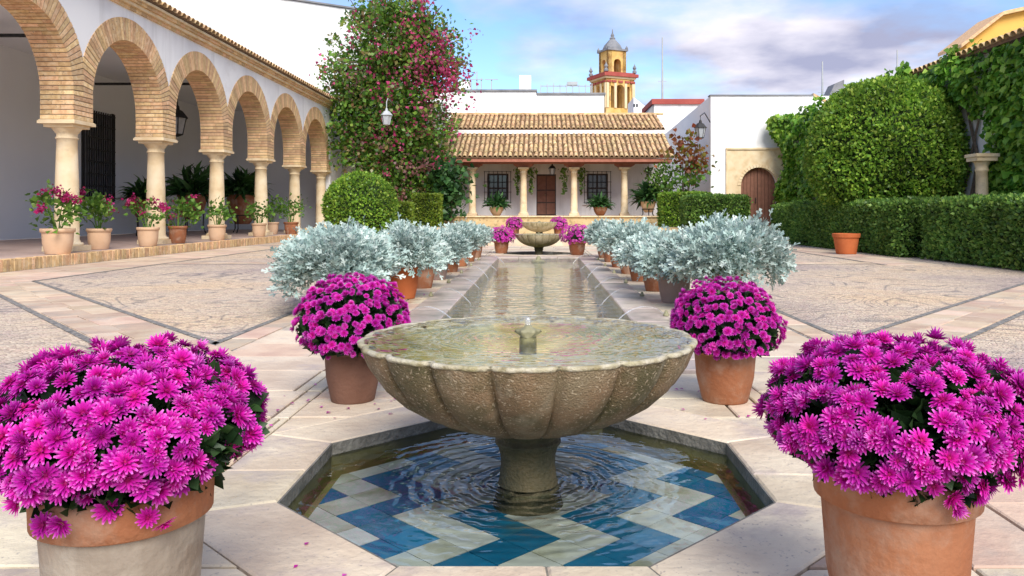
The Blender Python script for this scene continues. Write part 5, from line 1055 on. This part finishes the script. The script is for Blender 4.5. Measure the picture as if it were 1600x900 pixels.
hedge('clipped_hedge', 'low clipped hedge beside the porch plinth near the gate', 5.1, 7.1, 33.4, 34.6, 0.42, 1.82, 600, .09, leaf='leaf_topiary', seed=404)
hedge('clipped_hedge', 'small yellow green hedge block beside the round shrub', -4.95, -4.35, 26.6, 27.3, 0.2, 1.32, 900, .08, leaf='leaf_lime', seed=405)
hedge('clipped_hedge', 'yellow green hedge block at the foot of the bougainvillea', -5.35, -4.25, 33.5, 34.3, 0.42, 1.78, 800, .08, leaf='leaf_lime', seed=406)
def shell(cx, cy, prof, n, lumps=0.06):
    """points on a body of revolution given by (r, z) profile"""
    pr = np.array(prof, float); seg = np.hypot(np.diff(pr[:, 0]), np.diff(pr[:, 1])) * (pr[:-1, 0] + pr[1:, 0] + .02); cum = np.concatenate([[0], np.cumsum(seg)]); s = RNG.uniform(0, cum[-1], n); i = np.clip(np.searchsorted(cum, s) - 1, 0, len(seg) - 1); f = RNG.uniform(0, 1, n)
    r = pr[i, 0] + (pr[i + 1, 0] - pr[i, 0]) * f; z = pr[i, 1] + (pr[i + 1, 1] - pr[i, 1]) * f; a = RNG.uniform(0, 2 * PI, n)
    dr = pr[i + 1, 0] - pr[i, 0]; dz = pr[i + 1, 1] - pr[i, 1]; nr = np.stack([dz * np.cos(a), dz * np.sin(a), -dr], 1); nr = unit(nr) * np.sign(dz + 1e-9)[:, None] * (1 if pr[-1, 1] > pr[0, 1] else -1)
    k = 1 + lumps * (np.sin(3 * a + 2 * z) * .5 + np.sin(5 * a - 3.1 * z + 1) * .35 + np.sin(9 * a + 6 * z) * .25)
    return np.stack([r * k * np.cos(a), r * k * np.sin(a), z], 1), nr
def round_bush(name, label, cat, loc, prof, n, size, leaf, seed, lumps=.05, trunk=True, jit=.05, core=.93):
    global RNG
    RNG = np.random.default_rng(seed); t = thing(name, label, cat, loc); P, Nn = shell(0, 0, prof, n, lumps); P = P + Nn * RNG.normal(size=(n, 1)) * jit; Ps, Ns = stray(P, Nn, n // 90, .02, .04 + jit * 1.6); P = np.concatenate([P, Ps]); Nn = np.concatenate([Nn, Ns])
    kind(put('crown', leaves('crown', P, on_surface_leaves(P, Nn, .7), size, KITE, leaf), t, loc=loc), 'stuff')
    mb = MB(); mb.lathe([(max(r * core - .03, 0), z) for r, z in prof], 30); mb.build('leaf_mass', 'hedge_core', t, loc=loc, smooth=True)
    if trunk: mb = MB(); mb.tube([(0, 0, -.02), (.04, 0, prof[0][1] * .5 + .2), (0, .03, prof[0][1] + .8)], [.14, .11, .07], 10); mb.build('trunk', 'bark', t, loc=loc)
round_bush('topiary_tree', 'huge clipped dome shaped topiary tree rising behind the hedge', 'tree', (9.75, 22.6, 0), [(.5, 1.15), (1.4, 1.2), (1.85, 1.5), (2.04, 2.1), (2.04, 2.9), (1.88, 3.6), (1.5, 4.2), (.95, 4.55), (.4, 4.70), (0, 4.74)], 34000, .098, 'leaf_topiary', 501, lumps=.035, jit=.04)
round_bush('round_shrub', 'round clipped green shrub ball at the end of the arcade', 'shrub', (-5.85, 26.0, 0.2), [(.3, .05), (.75, .2), (1.05, .5), (1.15, .95), (1.08, 1.35), (.85, 1.72), (.5, 1.97), (.2, 2.06), (0, 2.08)], 9000, .085, 'leaf_topiary', 502, lumps=.02, jit=.03)

def blob_tree(name, label, cat, base, blobs, n, size, leaf, seed, shape=KITE, depth=1.0, extra=None, up=None, trunk=None):
    """crown of leaf clumps; blobs are (x, y, z, r)"""
    global RNG
    RNG = np.random.default_rng(seed); t = thing(name, label, cat, base); B = np.array(blobs); wts = B[:, 3] ** 2; wts /= wts.sum()
    i = RNG.choice(len(B), n, p=wts); d = rdirs(n); rr = RNG.uniform(.35, 1.12, n) ** .7; P = B[i, :3] + d * (B[i, 3] * rr)[:, None] * np.array([1, depth, 1])
    # leaf clumps: pull towards random twig ends
    tw_ = P[RNG.integers(0, n, n // 14)]; near = tw_[RNG.integers(0, len(tw_), n)]; P2 = near + RNG.normal(size=(n, 3)) * size * 1.6; mask = RNG.uniform(0, 1, n) < .7; P[mask] = P2[mask]
    P = P - np.array(base); kind(put('crown', leaves('crown', P, d + RNG.normal(size=(n, 3)) * .6, size, shape, leaf, up=up), t, loc=base), 'stuff')
    if extra:
        for nm, m, pts, nn, sp, sz in extra:
            pts = np.array(pts); j = RNG.integers(0, len(pts), nn); Q = pts[j, :3] + RNG.normal(size=(nn, 3)) * pts[j, 3:4] * sp; tq = Q[RNG.integers(0, nn, nn // 9)]; Q = tq[RNG.integers(0, len(tq), nn)] + RNG.normal(size=(nn, 3)) * sz * 1.4
            kind(put(nm, leaves(nm, Q - np.array(base), rdirs(nn), sz, IVY, m), t, loc=base), 'stuff')
    for path, r in (trunk or []):
        mb = MB(); mb.tube([Vector(p) - Vector(base) for p in path], r, 7); mb.build('trunk', 'bark', t, loc=base)
    return t
DB = 37.0
def bl(x, y, r, d=DB): p = px(x, y, d); return (p[0], p[1], p[2], r * d / F)
bb = [bl(*q) for q in ((612, 62, 66), (562, 112, 50), (655, 85, 62), (684, 112, 34), (600, 175, 70), (645, 185, 58), (556, 195, 42), (630, 250, 58), (650, 292, 44), (606, 245, 45), (538, 150, 30), (640, 26, 32), (590, 26, 32), (545, 240, 24), (668, 240, 34), (630, 315, 36))]
base = (bl(632, 0, 0)[0], DB + 1.0, .42)
twigs = []
rnd = random.Random(4)
for (x, y, dx_, dy_) in ((700, 70, 28, -8), (705, 100, 20, -20), (690, 130, 30, 4), (560, 20, -14, -18), (610, 6, -8, -26), (650, 4, 14, -26), (520, 100, -12, -16), (700, 60, 14, -4), (675, 30, 16, -22), (580, 10, 4, -20)):
    p0 = px(x - dx_, y - dy_, DB - .2); p1 = px(x, y, DB - .5); p2 = px(x + dx_, y + dy_ + rnd.uniform(-6, 2), DB - .8); twigs.append(([p0, p1, p2], [.05, .035, .012]))
blob_tree('bougainvillea', 'towering bougainvillea with green leaves and magenta bracts climbing the white wall', 'climbing plant', base, bb, 26000, .20, 'leaf_bougain', 601, depth=.7,
          extra=[('magenta_bracts', 'bract_magenta', [bl(*q, d=35.9) for q in ((692, 105, 26), (700, 125, 18), (672, 85, 24), (655, 105, 26), (645, 60, 22), (704, 110, 18), (690, 90, 22), (698, 118, 20), (690, 130, 20), (600, 120, 50), (560, 90, 30), (610, 210, 40), (640, 160, 40), (692, 100, 24), (650, 40, 28), (610, 60, 30))], 1500, .85, .14),
                 ('dusky_bracts', 'bract_dusky', [bl(*q, d=35.9) for q in ((640, 255, 36), (610, 300, 24), (660, 260, 22), (690, 180, 22), (575, 215, 24), (600, 215, 30), (560, 130, 24), (620, 275, 30), (650, 310, 24))], 600, .5, .14)],
          trunk=[([(base[0], DB + 1.2, .4), (base[0] - .3, DB + .9, 2.5), (base[0] - 1.0, DB + .6, 5.5), (base[0] - .9, DB, 8)], [.2, .17, .12, .06]), ([(base[0] + .2, DB + 1.2, .4), (base[0] + .5, DB + .8, 3), (base[0] + .4, DB + .5, 6.5)], [.14, .11, .06])] + twigs)
bg_ = [o for o in C.objects if o.name == 'bougainvillea'][0]; RNG = np.random.default_rng(611); SP, SD, BP = [], [], []; sh = MB()
for (x, y, ux, uy) in [(545 + 150 * RNG.uniform() , 20 + 200 * RNG.uniform(), 0, 0) for _ in range(26)] + [(690, 60, 34, -6), (695, 90, 40, 8), (700, 130, 28, 16), (560, 40, -30, -22), (525, 110, -26, -4), (535, 70, -26, -18), (640, 12, 22, -18), (600, 8, -14, -18), (530, 190, -20, 12), (690, 190, 22, 18)]:
    if ux == 0: ux, uy = (x - 620) * .35 + RNG.normal() * 12, -14 + RNG.normal() * 10
    a0 = np.array(px(x, y, 36.2)); a1 = np.array(px(x + ux * .6, y + uy * .9, 35.5)); a2 = np.array(px(x + ux, y + uy * .5 + 6, 35.0)); tt = np.linspace(0, 1, 7); pts_ = [(1 - q) ** 2 * a0 + 2 * q * (1 - q) * a1 + q * q * a2 for q in tt]
    sh.tube([Vector(p_) - Vector(base) for p_ in pts_], [.03, .026, .022, .018, .014, .01, .006], 5)
    for q in RNG.uniform(.1, 1, 30): c_ = (1 - q) ** 2 * a0 + 2 * q * (1 - q) * a1 + q * q * a2; (BP if (RNG.uniform() < .3 and x > 590) else SP).append(c_ + RNG.normal(size=3) * .10)
SP, BP = np.array(SP) - np.array(base), np.array(BP) - np.array(base)
sh.build('shoots', 'bark', bg_, loc=base); kind(put('shoot_leaves', leaves('shoot_leaves', SP, rdirs(len(SP)), .19, KITE, 'leaf_bougain'), bg_, loc=base), 'stuff'); kind(put('shoot_bracts', leaves('shoot_bracts', BP, rdirs(len(BP)), .15, IVY, 'bract_magenta'), bg_, loc=base), 'stuff')
p = px(604, 185, 33.8); lantern(p, 'pale glass lantern in front of the bougainvillea leaves', 1.05, [(p[0], 33.8, p[2] + .7), (p[0] - .1, 34.6, p[2] + .95), (p[0] - .2, 40.4, p[2] + .8)], iron='grey_metal')
q = [px(x, y, 36.0) for x, y in ((698, 285), (706, 310), (694, 320), (708, 278), (690, 270))]
blob_tree('shade_plant', 'dark broad leaved plant filling the corner between bougainvillea and porch', 'plant', (-4.0, 35.9, .42), [(a[0], a[1], a[2], .40) for a in q], 900, .24, 'leaf_dark', 602, shape=IVY, trunk=[([(-4.0, 35.9, .42), (-4.0, 35.9, 1.8)], [.06, .03])])
q = [px(x, y, 35.5) for x, y in ((1072, 225), (1088, 240), (1060, 240), (1080, 262), (1095, 255))]; g2 = [px(x, y, 35.5) for x, y in ((1055, 265), (1075, 280), (1092, 278), (1058, 290))]
blob_tree('red_leaved_shrub', 'sparse shrub with reddish leaves beside the gate building', 'shrub', (6.5, 35.6, .42), [(a[0], a[1], a[2], .30) for a in q], 330, .20, 'leaf_red', 603, shape=IVY, extra=[('green_leaves', 'leaf_geranium', [(a[0], a[1], a[2], .4) for a in g2], 200, .5, .20)],
          trunk=[([(6.5, 35.6, .42), (6.55, 35.6, 2.0), (6.9, 35.5, 4.0)], [.07, .05, .02]), ([(6.5, 35.6, .42), (6.3, 35.5, 2.2), (6.3, 35.5, 3.4)], [.06, .04, .02])])
q = [px(1036, y, 36.5) for y in (272, 285, 298)]
blob_tree('climbing_creeper', 'narrow bright green creeper at the end of the porch roof', 'climbing plant', (5.6, 36.5, .88), [(a[0], a[1], a[2], .38) for a in q], 700, .15, 'leaf_geranium', 604, trunk=[([(5.6, 36.5, .88), (5.6, 36.5, 2.6)], [.05, .02])])

# ------------------------------------------------------------------ ivy covered wall on the right
WX = 11.4
rw = thing('garden_building', 'white side building with tiled eaves mostly hidden by ivy', 'building', (WX + 2, 22, 0))
mb = MB(); mb.box(WX, WX + 6, 8, 36.9, 0, 5.08); mb.build('wall', 'white_wall', rw)
mb = MB(); mb.hexa([(WX - .25, 8, 5.09), (WX + 6, 8, 6.9), (WX + 6, 30, 6.9), (WX - .25, 30, 5.09), (WX - .25, 8, 5.17), (WX + 6, 8, 7.0), (WX + 6, 30, 7.0), (WX - .25, 30, 5.17)]); rf = mb.build('roof', 'pan_tile', rw)
y = 12.0
while y < 30: put('eaves_tile', bt, rf, loc=(WX - .33, y, 5.17), rot=Matrix.Rotation(-PI / 2, 4, 'Z').to_quaternion() @ Quaternion((1, 0, 0), .29)); y += .27
yb = thing('yellow_house', 'yellow house gable rising above the ivy covered building', 'building', (19, 30, 0))
mb = MB(); a = px(1510, 66, 32); b = px(1562, 26, 32); c = px(1660, 4, 32)
for p0, p1 in ((a, b), (b, c)):
    mb.hexa([(p0[0], 32, 0), (p1[0], 32, 0), (p1[0], 33.5, 0), (p0[0], 33.5, 0), (p0[0], 32, p0[2]), (p1[0], 32, p1[2]), (p1[0], 33.5, p1[2]), (p0[0], 33.5, p0[2])])
mb.build('wall', 'yellow_wall', yb)
mb = MB()
for p0, p1, e in ((a, b, .35), (b, c, 0)):
    mb.hexa([(p0[0] - e, 31.7, p0[2] + .01 - e * .8), (p1[0], 31.7, p1[2] + .01), (p1[0], 33.6, p1[2] + .01), (p0[0] - e, 33.6, p0[2] + .01 - e * .8), (p0[0] - e, 31.7, p0[2] + .15 - e * .8), (p1[0], 31.7, p1[2] + .15), (p1[0], 33.6, p1[2] + .15), (p0[0] - e, 33.6, p0[2] + .15 - e * .8)])
mb.build('roof', 'brick_mass', yb)
def ivy(name, label, base, P, Nn, size, seed, stems, leaf='leaf_ivy'):
    t = thing(name, label, 'ivy', base); D = unit(Nn * .35 + np.array([0, 0, -.55]) + RNG.normal(size=P.shape) * .45)
    kind(put('foliage', leaves('foliage', P - np.array(base), D, size, IVY, leaf, up=Nn.mean(0) * 1.3 + np.array([0, 0, .5]), roll=.55), t, loc=base), 'stuff')
    for path, r in stems: mb = MB(); mb.tube([Vector(p) - Vector(base) for p in path], r, 6); mb.build('stem', 'bark', t, loc=base)
RNG = np.random.default_rng(701); n = 35000
yy = RNG.uniform(12, 36.9, n); zc = RNG.uniform(.9, 5.5, n); keep = np.ones(n, bool)
bare = (yy > 20.1) & (yy < 23.8) & (zc < 3.9 - .25 * np.abs(yy - 21.5) + .25 * np.sin(yy * 9)); keep &= ~bare
keep &= ~((zc > 5.1) & (np.sin(yy * 5.3) + np.sin(yy * 2.1 + 1) < .5))
keep &= ~((zc > 4.9 + .25 * np.sin(yy * 1.7)) & (yy < 20.5)) | (RNG.uniform(0, 1, n) < .12)
bulge = .18 + .16 * np.sin(yy * 1.9 + zc) + .14 * np.sin(zc * 2.7 - yy * .8) + .1 * np.sin(yy * 5 + zc * 4)
bulge = np.where((yy > 18.0) & (yy < 20.2), bulge * .25, bulge); xx = WX - np.clip(bulge, .05, .7) - np.abs(RNG.normal(size=n)) * .10
P = np.stack([xx, yy, zc], 1)[keep]; ivy('ivy_wall', 'dense bright ivy curtain covering the white building behind the hedge', (WX - .1, 20, 0), P, np.tile([-1., 0, 0], (len(P), 1)), .17, 1,
    [([(WX - .08, 20.9, 0), (WX - .10, 21.0, 1.4), (WX - .08, 20.7, 2.4), (WX - .1, 21.2, 3.7)], [.06, .05, .05, .03]), ([(WX - .08, 21.6, 0), (WX - .09, 21.5, 1.5), (WX - .1, 21.0, 2.5), (WX - .08, 20.6, 3.6)], [.05, .05, .04, .03]), ([(WX - .08, 22.2, 0), (WX - .1, 22.1, 2.0), (WX - .1, 22.5, 3.4)], [.05, .045, .03])])
RNG = np.random.default_rng(702); n = 9500
u = RNG.uniform(0, 1, n); zc = RNG.uniform(.9, 5.4, n); left = 10.75 + .35 * np.sin(zc * 2.2) + np.where(zc < 3.6, .45 * (3.6 - zc) / 1.2 * (zc > 2.4) + .45 * (zc <= 2.4), 0); xx = left + u * (13.2 - left)
P = np.stack([xx, 35.4 - .3 - .3 * np.sin(xx * 2 + zc * 1.7) - np.abs(RNG.normal(size=n)) * .18 + 1.2, zc], 1); ivy('ivy_mass', 'ivy mass hanging on the corner of the white gate building', (11.4, 36.8, .4), P, np.tile([0, -1., 0], (n, 1)), .20, 2, [([(12.2, 36.85, .4), (12.0, 36.8, 2.5), (11.7, 36.85, 4.5)], [.07, .06, .03])], leaf='leaf_topiary')
# stone column before the ivy
st = thing('garden_column', 'weathered stone column with capital standing against the ivy', 'column', (10.75, 19.5, 0)); c = MB()
c.lathe([(.20, .1), (.2, .16), (.15, .2), (.145, 1.2), (.135, 2.0), (.155, 2.02), (.155, 2.06), (.14, 2.08), (.15, 2.16), (.19, 2.24), (.2, 2.26)], 20); c.build('shaft', 'sandstone', st, smooth=True, loc=st.location)
c = MB(); c.box(-.22, .22, -.22, .22, 0, .101); c.build('base', 'sandstone', st, loc=st.location); c = MB(); c.box(-.25, .25, -.25, .25, 2.262, 2.36); c.box(-.28, .28, -.28, .28, 2.362, 2.44); c.build('capital', 'sandstone', st, loc=st.location)

# ------------------------------------------------------------------ fallen petals and leaves on the paving
RNG = np.random.default_rng(900); P = []
for cx, cy, k, sp in ((-.9, 1.8, 40, .38), (.83, 1.9, 40, .38), (-1.0, 4.28, 30, .36), (.98, 4.28, 30, .36), (-1.6, 10, 25, .8), (1.6, 10, 25, .8)):
    a = RNG.uniform(0, 2 * PI, k); r = .16 + np.abs(RNG.normal(size=k)) * sp; P.append(np.stack([cx + r * np.cos(a), cy + r * np.sin(a), np.full(k, .007)], 1))
P = np.concatenate(P); ok = (np.hypot(P[:, 0] - AX, P[:, 1] - D1) > .97) & ~((np.abs(P[:, 0] - AX) < 1.3) & (P[:, 1] > 5.0)); P = P[ok]; D = RNG.normal(size=P.shape) * np.array([1, 1, .08])
o = put('fallen_petals', leaves('fallen_petals', P, D, .024, KITE, 'petal_mass', up=np.array([0, 0, 4.0]), roll=.3)); o['kind'] = 'stuff'; o['label'] = 'scattered magenta petals lying on the paving'
